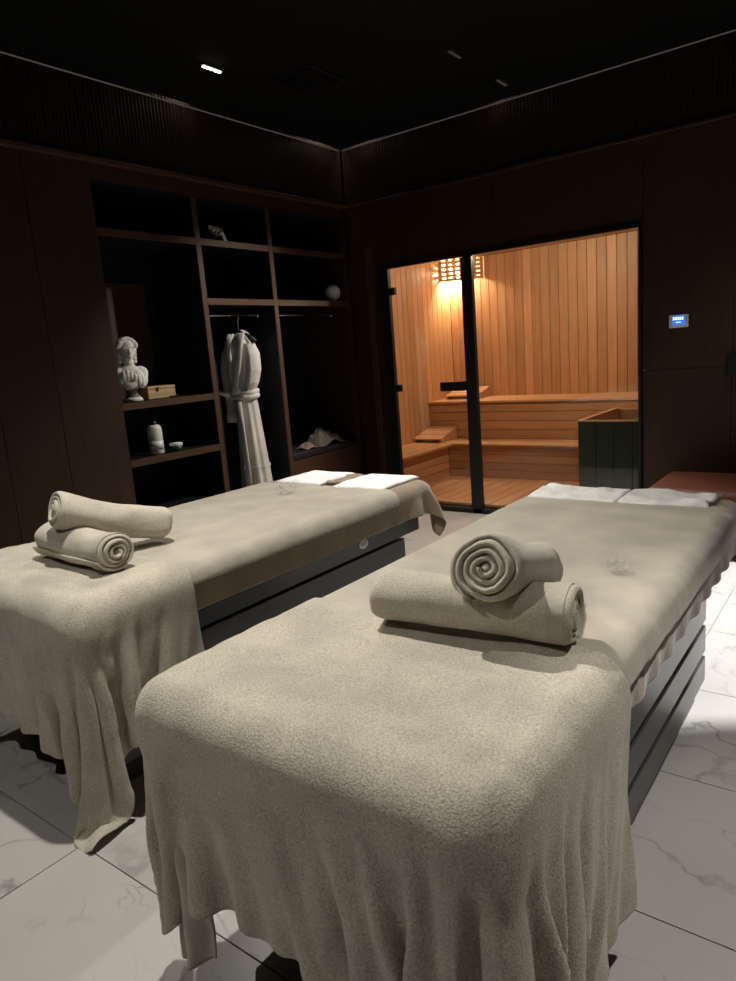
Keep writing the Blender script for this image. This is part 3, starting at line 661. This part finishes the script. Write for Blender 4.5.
# crumpled cloths on the wardrobe seat
def heap(name, label, cat, cx, cy, cz, rx, ry, h, mat, seed, group=None):
    P = []; N_ = 44
    for i in range(N_):
        u = i/(N_-1)*2-1; row = []
        for j in range(N_):
            v = j/(N_-1)*2-1
            edge = max(abs(u), abs(v)); q = Vector((u*1.7+seed, v*1.7, seed*0.7))
            nz = mnoise.noise(q)*0.6+mnoise.noise(q*2.3)*0.45+0.35*abs(mnoise.noise(q*4.0))-0.05
            rr = 1+0.22*mnoise.noise(Vector((math.atan2(v, u)*1.3+seed*3, seed, 0)))
            z = h*max(0.0, (1-(u*u+v*v)*0.75))*(0.75+0.75*nz)
            row.append(Vector((cx+u*rx*rr, cy+v*ry*rr, cz+max(0.004, z))))
        P.append(row)
    mb = MB(); mb.grid(P); o = mb.build(name, mat, None, True)
    s_ = o.modifiers.new('s', 'SOLIDIFY'); s_.thickness = 0.004; s_.offset = -1
    return tag(o, label, cat, group)
heap('crumpled_cloth', 'crumpled grey cloth heap on the black wardrobe seat', 'cloth', -4.0, 4.62, 0.620, 0.13, 0.19, 0.15, M['linen'], 1.7)
heap('crumpled_cloth', 'small dusty pink cloth beside the grey heap on the wardrobe seat', 'cloth', -3.95, 4.34, 0.620, 0.07, 0.075, 0.055, M['pink'], 4.1)

# ================================================================== CLOTH DRAPING (position based, run once here)
def drape(x0, x1, y0, y1, z, boxes, off, cell=0.016, steps=150, iters=10, seed=0, slack=0.0, bend=0.25, wrinkle=0.0, fric=0.85, noise_z=0.004):
    nx = int(round((x1-x0)/cell))+1; ny = int(round((y1-y0)/cell))+1
    X, Y = np.meshgrid(np.linspace(x0, x1, nx), np.linspace(y0, y1, ny), indexing='ij')
    r_ = np.random.RandomState(seed)
    def sm(a, k):
        for _ in range(k):
            a = (a+np.roll(a, 1, 0)+np.roll(a, -1, 0)+np.roll(a, 1, 1)+np.roll(a, -1, 1))/5
        return a
    nz = sm(r_.randn(nx, ny), 12); nz = nz/np.abs(nz).max()
    P = np.stack([X, Y, np.full_like(X, z)+nz*noise_z], -1); Q = P.copy()
    dx = (x1-x0)/(nx-1)*(1+slack); dy = (y1-y0)/(ny-1)*(1+slack); dd = math.hypot(dx, dy)
    def cons(A, B, L, k):
        a = P[A]; b_ = P[B]; d = b_-a; l = np.sqrt((d*d).sum(-1, keepdims=True))+1e-9
        c_ = d*((l-L)/l*0.5*k); P[A] = a+c_; P[B] = b_-c_
    S = slice
    batches = []
    for p in (0, 1):
        m = (nx-p)//2*2; batches.append(((S(p, p+m, 2), S(None)), (S(p+1, p+m, 2), S(None)), dx, 1.0))
        m = (ny-p)//2*2; batches.append(((S(None), S(p, p+m, 2)), (S(None), S(p+1, p+m, 2)), dy, 1.0))
    for p in (0, 1):
        m = (nx-p)//2*2
        batches.append(((S(p, p+m, 2), S(0, ny-1)), (S(p+1, p+m, 2), S(1, ny)), dd, 0.35))
        batches.append(((S(p, p+m, 2), S(1, ny)), (S(p+1, p+m, 2), S(0, ny-1)), dd, 0.35))
    for p in (0, 1, 2, 3):
        k = 3
        ia = np.arange(p, nx-k, 4); 
        if len(ia): batches.append(((ia, S(None)), (ia+k, S(None)), dx*k, bend))
        ja = np.arange(p, ny-k, 4)
        if len(ja): batches.append(((S(None), ja), (S(None), ja+k), dy*k, bend))
    dt = 1/60.0; g = np.array([0, 0, -9.81])
    c0, h0, _r = boxes[0]; ins = 0.035          # what lies flat on the top stays where it was laid
    pin = (np.abs(P[..., 0]-c0[0]) < h0[0]-ins) & (np.abs(P[..., 1]-c0[1]) < h0[1]-ins)
    P[..., 2] = np.where(pin, c0[2]+h0[2]+off+np.maximum(0, nz*noise_z)*(0.25 if off < 0.014 else 1.0), P[..., 2]); Q = P.copy(); P0 = P[pin].copy()
    def collide():
        for (c, h, r) in boxes:
            d = P-c; q = np.abs(d)-(np.array(h)-r); qp = np.maximum(q, 0)
            ln = np.sqrt((qp*qp).sum(-1)); dist = ln+np.minimum(q.max(-1), 0)-r
            hit = dist < off
            if not hit.any(): continue
            nrm = np.where((ln > 1e-7)[..., None], qp/np.maximum(ln, 1e-9)[..., None], (q == q.max(-1, keepdims=True)).astype(float))*np.sign(d)
            push = (off-dist)[..., None]*nrm
            Pn = P+push; mv = Pn-Q; tang = mv-(mv*nrm).sum(-1, keepdims=True)*nrm
            f_ = np.where(nrm[..., 2:3] > 0.6, fric, 0.25)
            Pn = Pn-tang*f_
            P[hit] = Pn[hit]
        lowz = P[..., 2] < 0.006
        P[..., 2][lowz] = 0.006
        P[..., :2][lowz] = Q[..., :2][lowz]*0.7+P[..., :2][lowz]*0.3
    for s_ in range(steps):
        damp = 0.975 if s_ < steps*0.7 else 0.90
        V = (P-Q)*damp; mx = 0.02; vl = np.sqrt((V*V).sum(-1, keepdims=True)); V = V*np.minimum(1, mx/np.maximum(vl, 1e-9))
        Q = P.copy(); P[:] = P+V+g*dt*dt
        for it in range(iters):
            for (A, B, L, k) in batches: cons(A, B, L, k)
            P[pin] = P0
        collide(); P[pin] = P0; Q[pin] = P0
    return P
def cloth_obj(name, P, mat, parent=None, thick=0.005, label=None, cat=None, group=None, post=None):
    nx, ny = P.shape[:2]
    Pf = P.copy()
    if post is not None: post(Pf)
    idx = np.arange(nx*ny).reshape(nx, ny)
    F = np.stack([idx[:-1, :-1], idx[1:, :-1], idx[1:, 1:], idx[:-1, 1:]], -1).reshape(-1, 4)
    me = bpy.data.meshes.new(name); me.from_pydata(Pf.reshape(-1, 3).tolist(), [], F.tolist()); me.materials.append(mat)
    for p in me.polygons: p.use_smooth = True
    o = bpy.data.objects.new(name, me); C.objects.link(o)
    if parent is not None: o.parent = parent
    s_ = o.modifiers.new('thick', 'SOLIDIFY'); s_.thickness = thick; s_.offset = 0.0
    sb = o.modifiers.new('smooth', 'SUBSURF'); sb.levels = 1; sb.render_levels = 1
    if label: tag(o, label, cat, group)
    return o
def ripple(amp, k1, k2, seed):
    def f(P):
        for i in range(P.shape[0]):
            for j in range(P.shape[1]):
                p = P[i, j]
                v = Vector((p[0]*k1+seed, p[1]*k2, seed*2))
                P[i, j, 2] += amp*max(0.0, mnoise.noise(v)+0.6*mnoise.noise(v*2.1))*(1 if p[2] > 0.66 else 0)*max(0.0, min(1.0, (p[1]-1.44)/0.10))
    return f

# ================================================================== MASSAGE BEDS
TOP = 0.70
def bed(x0, x1, y0, y1, fx0, fx1, by0, by1, fy0, fy1, label):
    t = thing('massage_bed', label, 'massage bed', ((x0+x1)/2, (y0+y1)/2, 0), 0, 'massage beds'); cx, cy = t.location.x, t.location.y
    def bb(a0, a1, b0, b1, c0, c1, nm, mt, bev=0.003, seg=1): return MB().box(a0-cx, a1-cx, b0-cy, b1-cy, c0, c1, bev, seg).build(nm, M[mt], t)
    bb(fx0+0.035, fx1-0.035, by0+0.035, by1-0.035, 0.0, 0.50, 'core', 'bedcore')
    for (z0, z1) in ((0.085, 0.180), (0.200, 0.300), (0.321, 0.420)):
        bb(fx1-0.022, fx1, by0, by1, z0, z1, 'plank', 'bedplank'); bb(fx0, fx0+0.022, by0, by1, z0, z1, 'plank', 'bedplank')
        bb(fx0+0.024, fx1-0.024, by0, by0+0.022, z0, z1, 'plank', 'bedplank'); bb(fx0+0.024, fx1-0.024, by1-0.022, by1, z0, z1, 'plank', 'bedplank')
    bb(fx0+0.028, fx1-0.028, by0+0.028, by1-0.028, 0.0, 0.066, 'plinth', 'bedplank')
    bb(fx0-0.005, fx1+0.005, fy0, fy1, 0.434, 0.535, 'top_frame', 'bedplank')
    bb(x0+0.012, x1-0.012, y0+0.012, y1-0.012, 0.535, TOP-0.012, 'mattress', 'foam', 0.045, 4)
    return t
LX0, LX1, LY0, LY1 = -2.79, -1.875, 0.985, 3.01
RX0, RX1, RY0, RY1 = -1.255, -0.428, 0.785, 2.95
lbed = bed(LX0, LX1, LY0, LY1, -2.68, -1.965, 1.10, 2.84, 1.03, 2.975, 'charcoal-planked massage bed with brown sheet standing beside the wardrobe')
rbed = bed(RX0, RX1, RY0, RY1, -1.155, -0.488, 0.92, 2.60, 0.86, 2.86, 'charcoal-planked massage bed fully covered in beige, standing away from the wardrobe')
# oval maker's plate
pl = MB().lathe([(0, 0), (0.034, 0), (0.034, 0.003), (0.030, 0.005), (0, 0.005)], 32, Matrix.Rotation(PI/2, 4, 'Y'), 0.68, 1.0)
po = pl.build('maker_plate', M['plate'], lbed, True); po.location = Vector((-1.960, 2.485, 0.484))-lbed.location
for dy in (-0.012, 0.010):
    mk = MB(); mk.tube([(0.0055, dy-0.006, -0.004), (0.0055, dy-0.006, 0.004), (0.0055, dy, 0.008), (0.0055, dy+0.006, 0.004), (0.0055, dy+0.006, -0.004)], 0.0018, 6)
    mk.tube([(0.0055, dy-0.005, -0.009), (0.0055, dy+0.005, -0.009)], 0.0015, 6)
    mk.build('emblem', M['ink'], po)

def bbox(x0, x1, y0, y1, z0=0.53, r=0.05): 
    return (np.array([(x0+x1)/2, (y0+y1)/2, (z0+TOP)/2]), ((x1-x0)/2, (y1-y0)/2, (TOP-z0)/2), r)
LB_ = [bbox(LX0, LX1, LY0, LY1)]; RB_ = [bbox(RX0, RX1, RY0, RY1)]
def wide(b, g, r):      # what the outer layer hangs over: bed plus the layers below
    c, h, _ = b[0]; return [(c, (h[0]+g, h[1]+g*0.9, h[2]), r)]
# brown sheets on the mattresses
P = drape(LX0-0.16, LX1+0.128, LY0+0.04, LY1+0.165, TOP+0.012, LB_, 0.004, cell=0.022, steps=110, seed=3, slack=0.008, noise_z=0.006)
cloth_obj('bed_sheet', P, M['velvet'], None, 0.004, 'brown velvet sheet on the bed beside the wardrobe', 'sheet', 'brown bed sheets')
P = drape(RX0-0.16, RX1+0.140, RY0+0.04, RY1+0.16, TOP+0.012, RB_, 0.004, cell=0.022, steps=110, seed=4, slack=0.02, noise_z=0.006)
cloth_obj('bed_sheet', P, M['velvet'], None, 0.004, 'brown velvet sheet on the bed farther from the wardrobe', 'sheet', 'brown bed sheets')
# taupe blankets
_rp = ripple(0.005, 2, 5, 7.0)
def rblanket(P):
    _rp(P)
    for i in range(P.shape[0]):
        for j in range(P.shape[1]):
            x, y, z = P[i, j]
            if z > 0.60:
                # cuff folded back near the head, and gathers along the long edge
                P[i, j, 2] += 0.011*max(0, min(1, (y-2.52-0.03*math.sin(x*5))/0.02))*max(0, min(1, (2.66-y)/0.03))*max(0, min(1, (x+1.0)/0.12))
                e = max(0.0, 1-abs(x-(RX1+0.0))/0.10)
                e *= max(0.0, min(1.0, (y-1.40)/0.10))
                P[i, j, 2] += 0.008*e*mnoise.noise(Vector((x*5+y*9, y*24, 3.1)))
                P[i, j, 0] += 0.006*e*mnoise.noise(Vector((x*5+y*9, y*24, 8.1)))
def clip_corner(P): pass
P = drape(LX0-0.22, LX1+0.058, LY0+0.03, 2.66, TOP+0.020, wide(LB_, 0.008, 0.05), 0.011, cell=0.022, steps=110, seed=5, slack=0.012, noise_z=0.010)
cloth_obj('blanket', P, M['blanket'], None, 0.005, 'beige blanket spread on the bed beside the wardrobe', 'blanket', 'bed blankets', ripple(0.006, 3, 6, 2.0))
P = drape(RX0-0.30, RX1+0.072, RY0+0.02, 2.74, TOP+0.020, wide(RB_, 0.010, 0.05), 0.011, cell=0.020, steps=130, seed=6, slack=0.02, noise_z=0.010)
rb = cloth_obj('blanket', P, M['blanket'], None, 0.005, 'beige blanket spread on the bed farther from the wardrobe', 'blanket', 'bed blankets', rblanket)
# the blanket's free corner, hanging down past the hem of the bath sheet
mb = MB(); rows = []
for i in range(40):
    z = 0.62-0.60*i/39.0; row = []
    for j in range(22):
        u = j/21.0; fold = 0.020*math.sin(u*2*PI*1.3+0.5)*(0.4+0.6*i/39.0)
        row.append(Vector((-1.235-0.015*i/39.0+0.155*u*(0.92+0.08*math.sin(z*9)), 0.772+fold-0.02*u+0.006*mnoise.noise(Vector((u*3, z*9, 2))), max(0.012, z+0.10*(u-0.2)*(1 if i > 20 else 0)*(i-20)/19.0 if i > 20 else z))))
    rows.append(row)
mb.grid(rows); hc = mb.build('hanging_corner', M['blanket'], rb, True)
s_ = hc.modifiers.new('s', 'SOLIDIFY'); s_.thickness = 0.005; s_.offset = 0
# terry bath sheets over the foot ends
def pleats(x1, y0, A, F0):
    """fanning pleats where the cloth turns the bed corner; F0 is the flat layout of the cloth"""
    def f(P):
        streaks(P)
        gx = np.gradient(P, axis=0); gy = np.gradient(P, axis=1); N = np.cross(gx, gy); N /= np.maximum(1e-9, np.linalg.norm(N, axis=-1, keepdims=True))
        a = np.maximum(0, y0-F0[..., 1]); b_ = np.maximum(0, F0[..., 0]-x1); u = np.minimum(F0[..., 0]-x1, 0); v = np.maximum(F0[..., 1]-y0, 0)
        s_ = u+v+0.35*(b_-a)
        t = np.clip((0.67-P[..., 2])/0.30, 0, 1); t = t*t*(3-2*t)
        w_ = np.exp(-(u/0.30)**2)*np.exp(-(v/0.30)**2)
        pat = np.sin(2*PI*s_/0.082+0.6)+0.45*np.sin(2*PI*s_/0.047+1.9)
        lon = np.sin(2*PI*s_/0.17+0.4)*0.30+np.sin(2*PI*s_/0.31)*0.25
        P += N*(A*t*(w_*pat+(1-w_)*lon)+A*0.8*t*w_)[..., None]*np.sign((N*np.array([0.5, -0.8, 0.1])).sum(-1, keepdims=True))
    return f
def flat(x0, x1, y0, y1, P):
    X, Y = np.meshgrid(np.linspace(x0, x1, P.shape[0]), np.linspace(y0, y1, P.shape[1]), indexing='ij'); return np.stack([X, Y], -1)
def streaks(P):
    for i in range(P.shape[0]):
        for j in range(P.shape[1]):
            p = P[i, j]; v = Vector((p[0]*4+p[1]*2, p[1]*22-p[0]*5, p[2]*6))
            P[i, j, 2] += 0.0045*mnoise.noise(v)*(1 if p[2] > 0.66 else 0.2)
            P[i, j, 1] += 0.004*mnoise.noise(Vector((p[0]*16, p[1]*8, p[2]*5)))*(0 if p[2] > 0.66 else 1)
P = drape(LX0-0.25, LX1+0.37, LY0-0.40, 1.40, TOP+0.030, wide(LB_, 0.022, 0.06), 0.016, cell=0.0150, steps=200, seed=8, slack=0.006, noise_z=0.010, bend=0.08)
cloth_obj('bath_sheet', P, M['terry'], None, 0.006, 'beige terry bath sheet draped over the foot of the bed beside the wardrobe', 'towel', 'draped bath sheets', pleats(LX1, LY0, 0.015, flat(LX0-0.25, LX1+0.37, LY0-0.40, 1.40, P)))
P = drape(RX0-0.22, RX1+0.46, RY0-0.37, 1.34, TOP+0.030, wide(RB_, 0.024, 0.06), 0.016, cell=0.0140, steps=200, seed=9, slack=0.006, noise_z=0.010, bend=0.08)
cloth_obj('bath_sheet', P, M['terry'], None, 0.006, 'beige terry bath sheet draped over the foot of the bed farther from the wardrobe', 'towel', 'draped bath sheets', pleats(RX1, RY0, 0.024, flat(RX0-0.22, RX1+0.46, RY0-0.37, 1.34, P)))

# ------------------------------------------------------------------ rolled towels
def roll(name, a, b_, R, label, seed, turns=4.0, flat=0.93, cone=0.0, start=0.0, band=False, tele=0.012, sag=0.0):
    a, b_ = Vector(a), Vector(b_); L = (b_-a).length; ax = (b_-a).normalized()
    sd = ax.cross(Vector((0, 0, 1))).normalized(); upv = sd.cross(ax).normalized()
    t = thing(name, label, 'towel', (a+b_)/2-Vector((0, 0, R*flat)), 0, 'rolled towels'); base = t.location
    nt_ = int(turns*36); ns = 40; r0 = 0.001; th = (R-r0)/turns*0.90
    def wob(ang, s_): return mnoise.noise(Vector((math.cos(ang)*1.1+seed, math.sin(ang)*1.1, s_*5.0+seed)))*0.12+mnoise.noise(Vector((math.cos(ang)*3+seed, math.sin(ang)*3, s_*14+seed)))*0.035
    def surf(off_):
        rows = []
        for i in range(nt_+1):
            u = i/nt_; ang = start+u*turns*2*PI; row = []
            r = r0+th/2+(R-r0-th)*u
            e0 = tele*(mnoise.noise(Vector((u*turns*1.9, seed, 3.0)))*1.4+0.9*(0.5-u)); e1 = tele*(mnoise.noise(Vector((u*turns*1.7, seed+9, 5.0)))*1.4+0.9*(0.5-u))
            for j in range(ns+1):
                v = j/ns; v2 = 0.5-0.5*math.cos(PI*v)*(0.35+0.65*abs(math.cos(PI*v))) if False else v
                s_ = -e0+(L+e0+e1)*v2
                edge = min(s_+e0, L+e1-s_); tf = min(1.0, math.sqrt(max(0.0, edge)/0.016)*0.70+0.30)*min(1.0, 0.25+(1-u)*turns*6.0)*(1+0.22*mnoise.noise(Vector((ang*1.3, s_*9, seed))))
                rr = (r+off_*th/2*tf)*(1+wob(ang, s_))*(1-cone*v2)
                x, z = rr*math.cos(ang), rr*math.sin(ang)*flat
                lim = -R*flat*0.93
                if z < lim: z = lim+(z-lim)*0.25
                row.append(a+ax*s_+sd*x+upv*z-base-Vector((0, 0, sag*math.sin(PI*min(1.0, max(0.0, s_/L))))))
            rows.append(row)
        return rows
    A_, B_ = surf(1), surf(-1)
    mb = MB(); VA = mb.grid(A_); VB = mb.grid(B_)
    for i in range(nt_):
        for j in (0, ns): mb.bm.faces.new((VA[i][j], VA[i+1][j], VB[i+1][j], VB[i][j]))
    for j in range(ns):
        for i in (0, nt_): mb.bm.faces.new((VA[i][j], VA[i][j+1], VB[i][j+1], VB[i][j]))
    o = mb.build('rolled_cloth', M['terryroll'], t, True)
    for e_ in (0.012, L-0.012):      # the tight inmost fold
        MB().sphere(a+ax*e_-base, th*0.62, 2, (1, 1, 1)).build('inmost_fold', M['terryroll'], t, True)
    if band:
        # woven border: a band of the outer turn near one end, with fine ribs
        rows = []
        for i in range(nt_-40, nt_+1):
            u = i/nt_; ang = start+u*turns*2*PI; row = []; r = r0+th/2+(R-r0-th)*u
            for j in range(25):
                s_ = L-0.050+0.036*j/24.0
                rr = (r+th/2+0.0012+0.0012*(j % 2))*(1+wob(ang, s_))*(1-cone*s_/L)
                x, z = rr*math.cos(ang), rr*math.sin(ang)*flat; lim = -R*flat*0.93
                if z < lim: z = lim+(z-lim)*0.25
                row.append(a+ax*s_+sd*x+upv*z-base)
            rows.append(row)
        mb = MB(); mb.grid(rows); mb.build('woven_border', M['blanket'], t, True)
    return t
ZB = TOP+0.022
roll('rolled_towel', (-0.965, 1.275, ZB+0.068), (-0.498, 1.335, ZB+0.068), 0.076, 'rolled beige towel lying flat under another, on the bed farther from the wardrobe', 1.3, 3.6, 0.92, band=True, start=0.6)
roll('rolled_towel', (-0.652, 1.225, ZB+0.188), (-0.690, 1.585, ZB+0.072), 0.086, 'rolled beige towel leaning across another, on the bed farther from the wardrobe', 5.2, 4.2, 0.96, cone=0.10, start=-3.2, sag=0.004)
roll('rolled_towel', (-2.475, 1.255, ZB+0.066), (-2.010, 1.235, ZB+0.067), 0.076, 'rolled beige towel lying flat under another, on the bed beside the wardrobe', 8.7, 3.6, 0.92, band=True, start=2.2)
roll('rolled_towel', (-2.295, 1.195, ZB+0.198), (-2.215, 1.585, ZB+0.060), 0.078, 'rolled beige towel leaning across another, on the bed beside the wardrobe', 11.9, 3.8, 0.95, cone=0.05, start=-1.0, sag=0.016)

# ------------------------------------------------------------------ white towels on the head ends
def pad(name, label, x0, x1, y0, y1, z, h, seed, wr=0.010, group='white head towels', droop=0.0, xr=None):
    N_, K = 46, 34; P = []
    for i in range(N_):
        row = []
        for j in range(K):
            u, v = i/(N_-1), j/(K-1); x = x0+(x1-x0)*u; y = y0+(y1-y0)*v
            e = min(u, 1-u)*(x1-x0); e2 = min(v, 1-v)*(y1-y0); ed = min(1.0, min(e, e2)/0.02)
            q = Vector((x*9+seed, y*9, seed)); nn = mnoise.noise(q)+0.6*mnoise.noise(q*2.2)
            zz = z+h*math.sqrt(max(0.0, 1-(1-ed)**2))+wr*max(-0.3, nn)*ed
            y += 0.010*mnoise.noise(Vector((x*6, seed, 1)))*(1 if v > 0.5 else -1); x += 0.008*mnoise.noise(Vector((y*7, seed, 5)))
            row.append(Vector((x, y, zz)))
        P.append(row)
    mb = MB(); mb.grid(P); 
    B_ = [[Vector((p.x, p.y, z)) for p in row] for row in (P[0], P[-1])]
    o = mb.build(name, M['white'], None, True)
    s_ = o.modifiers.new('s', 'SOLIDIFY'); s_.thickness = 0.006; s_.offset = -1
    return tag(o, label, 'towel', group)
pad('head_towel', 'white towel on the head end by the wardrobe, next to the seat box', -2.68, -2.36, 2.66, 2.985, TOP+0.010, 0.014, 1.1, 0.006)
pad('head_towel', 'white towel on the head end by the wardrobe, next to the sauna door', -2.26, -1.945, 2.64, 2.985, TOP+0.010, 0.014, 2.7, 0.006)
pad('head_towel', 'crumpled white towel on the head end before the sauna heater box', -1.22, -0.845, 2.70, 2.940, TOP+0.010, 0.016, 4.4, 0.020)
pad('head_towel', 'crumpled white towel on the head end before the red-brown ottoman', -0.84, -0.50, 2.70, 2.930, TOP+0.010, 0.016, 6.2, 0.020)
fh = MB().lathe([(0.075, 0.0), (0.095, 0.004), (0.105, 0.012), (0.095, 0.018), (0.078, 0.014), (0.068, 0.004)], 32, Matrix.Translation(Vector((-2.32, 2.83, TOP+0.006))-lbed.location), 0.8, 1.25).build('face_ring', M['velvet'], lbed, True)
MB().lathe([(0, 0.001), (0.074, 0.001), (0.074, 0.003), (0, 0.003)], 32, Matrix.Translation(Vector((-2.32, 2.83, TOP+0.006))-lbed.location), 0.8, 1.25).build('face_hole', M['bedcore'], lbed, True)

# ------------------------------------------------------------------ crystal candle holders
def crystal(loc, label, s_=1.0, seed=0):
    t = thing('crystal_holder', label, 'candle holder', loc, seed, 'crystal lotus holders')
    MB().lathe([(0, 0), (0.022*s_, 0), (0.024*s_, 0.004), (0.020*s_, 0.010*s_), (0, 0.010*s_)], 12).build('base', M['crystal'], t)
    for ring, (n_, r_, h_, lean) in enumerate(((8, 0.036, 0.026, 0.75), (5, 0.020, 0.034, 0.35))):
        for k in range(n_):
            a = 2*PI*k/n_+ring*0.4
            mb = MB(); M_ = rot_z(a) @ Matrix.Translation((r_*0.55*s_, 0, 0.006*s_)) @ Matrix.Rotation(lean, 4, 'Y')
            pts = [(0, 0, 0), (0, 0.015*s_, h_*0.62*s_), (0.006*s_, 0, h_*0.55*s_), (0, -0.015*s_, h_*0.62*s_), (-0.005*s_, 0, h_*0.55*s_), (0, 0, h_*1.05*s_)]
            vv = [mb.bm.verts.new(M_ @ Vector(p)) for p in pts]
            for f in ((0, 1, 2), (0, 2, 3), (5, 2, 1), (5, 3, 2)): mb.bm.faces.new([vv[i] for i in f])
            mb.bm.verts.remove(vv[4])
            mb.build('petal', M['crystal'], t)
    return t
crystal((-2.37, 2.42, TOP+0.017), 'clear crystal lotus candle holder on the bed beside the wardrobe', 1.45, 0.2)
crystal((-0.575, 1.865, TOP+0.017), 'clear crystal lotus candle holder on the bed farther from the wardrobe', 0.95, 0.5)

# ================================================================== OTTOMAN, THERMOSTAT, WALL BOX
ot = thing('ottoman', 'red-brown upholstered ottoman against the dark panelled wall', 'ottoman', (-0.55, 4.64, 0))
MB().box(-0.62, 0.62, -0.30, 0.30, 0.10, 0.283, 0.02, 3).build('body', M['leather'], ot, True)
MB().box(-0.64, 0.64, -0.32, 0.32, 0.285, 0.430, 0.065, 6).build('seat_cushion', M['leather'], ot, True)
for sx in (-0.54, 0.54):
    for sy in (-0.23, 0.23):
        MB().lathe([(0, 0), (0.018, 0), (0.026, 0.10), (0, 0.10)], 14, Matrix.Translation((sx, sy, 0))).build('leg', M['blackmetal'], ot, True)
tm = thing('thermostat', 'white wall thermostat with a glowing blue screen beside the sauna glass', 'thermostat', (-1.138, YB, 1.423))
MB().box(-0.060, 0.060, -0.014, 0.0, -0.042, 0.042, 0.004, 2).build('body', M['ceramicwhite'], tm)
MB().box(-0.040, 0.040, -0.0155, -0.013, -0.026, 0.036, 0.001).build('screen', M['screen'], tm)
for k in range(5):
    MB().box(-0.034+0.0135*k, -0.024+0.0135*k, -0.0165, -0.015, 0.008, 0.026).build('digit', M['digits'], tm)
MB().box(-0.016, 0.014, -0.0165, -0.015, -0.010, -0.005).build('digit_line', M['digits'], tm)
for k in range(3): MB().box(0.046, 0.054, -0.0165, -0.013, -0.026+0.022*k, -0.014+0.022*k, 0.001).build('button', M['plate'], tm)
hbx = thing('wall_box', 'small black box on the dark panel seam beside the thermostat', 'wall box', (-0.815, YB, 1.12))
MB().box(-0.03, 0.05, -0.035, 0.0, -0.065, 0.065, 0.005, 2).build('body', M['blackmetal'], hbx)
MB().box(-0.018, 0.038, -0.038, -0.034, -0.045, 0.045, 0.002).build('cover', M['blackmetal'], hbx)

# ================================================================== CEILING FIXTURES
def downlight(x, y, label, led, ln=0.145, wd=0.032, rz=0.0):
    t = thing('downlight', label, 'downlight', (x, y, CEIL), rz, 'linear ceiling downlights')
    MB().box(-wd/2-0.008, wd/2+0.008, -ln/2-0.008, ln/2+0.008, -0.006, -0.001, 0.002).build('trim_plate', M['blackmetal'], t)
    for k in range(5):
        yy = -ln/2+ln*(k+0.5)/5
        MB().lathe([(0, -0.0115), (0.009, -0.0105), (0.0115, -0.007), (0, -0.006)], 14, Matrix.Translation((0, yy, 0))).build('lens', led, t, True)
    return t
labs = ['lit five-lens linear downlight in the black ceiling before the shelves', 'dim five-lens linear downlight near the middle of the ceiling', 'five-lens linear downlight between the two beds', 'five-lens linear downlight above the aisle along the right wall', 'five-lens linear downlight before the foot of the beds', 'dim five-lens linear downlight close to the sauna wall', 'added five-lens linear downlight to brighten the red-brown ottoman']
for k, (x, y, t, p, cn, bl_) in enumerate(DOWNLIGHTS):
    downlight(x, y, labs[k], M['leddim'] if k in (1, 5) else M['led'])

vt = thing('air_vent', 'black square ceiling air diffuser with nested louvres', 'air vent', (-3.01, 3.63, CEIL))
for k in range(5):
    s_ = 0.175-0.034*k; h = 0.010+0.003*k
    mb = MB(); w_ = 0.020 if k == 0 else 0.012
    for (a0, a1, b0, b1) in ((-s_, s_, -s_, -s_+w_), (-s_, s_, s_-w_, s_), (-s_, -s_+w_, -s_+w_, s_-w_), (s_-w_, s_, -s_+w_, s_-w_)):
        mb.box(a0, a1, b0, b1, -h-0.004, -0.001 if k == 0 else -h+0.004, 0.001)
    mb.build('frame' if k == 0 else 'louvre', M['blackmetal'], vt)
MB().box(-0.16, 0.16, -0.16, 0.16, -0.004, -0.001).build('duct_plate', M['ceiling'], vt)
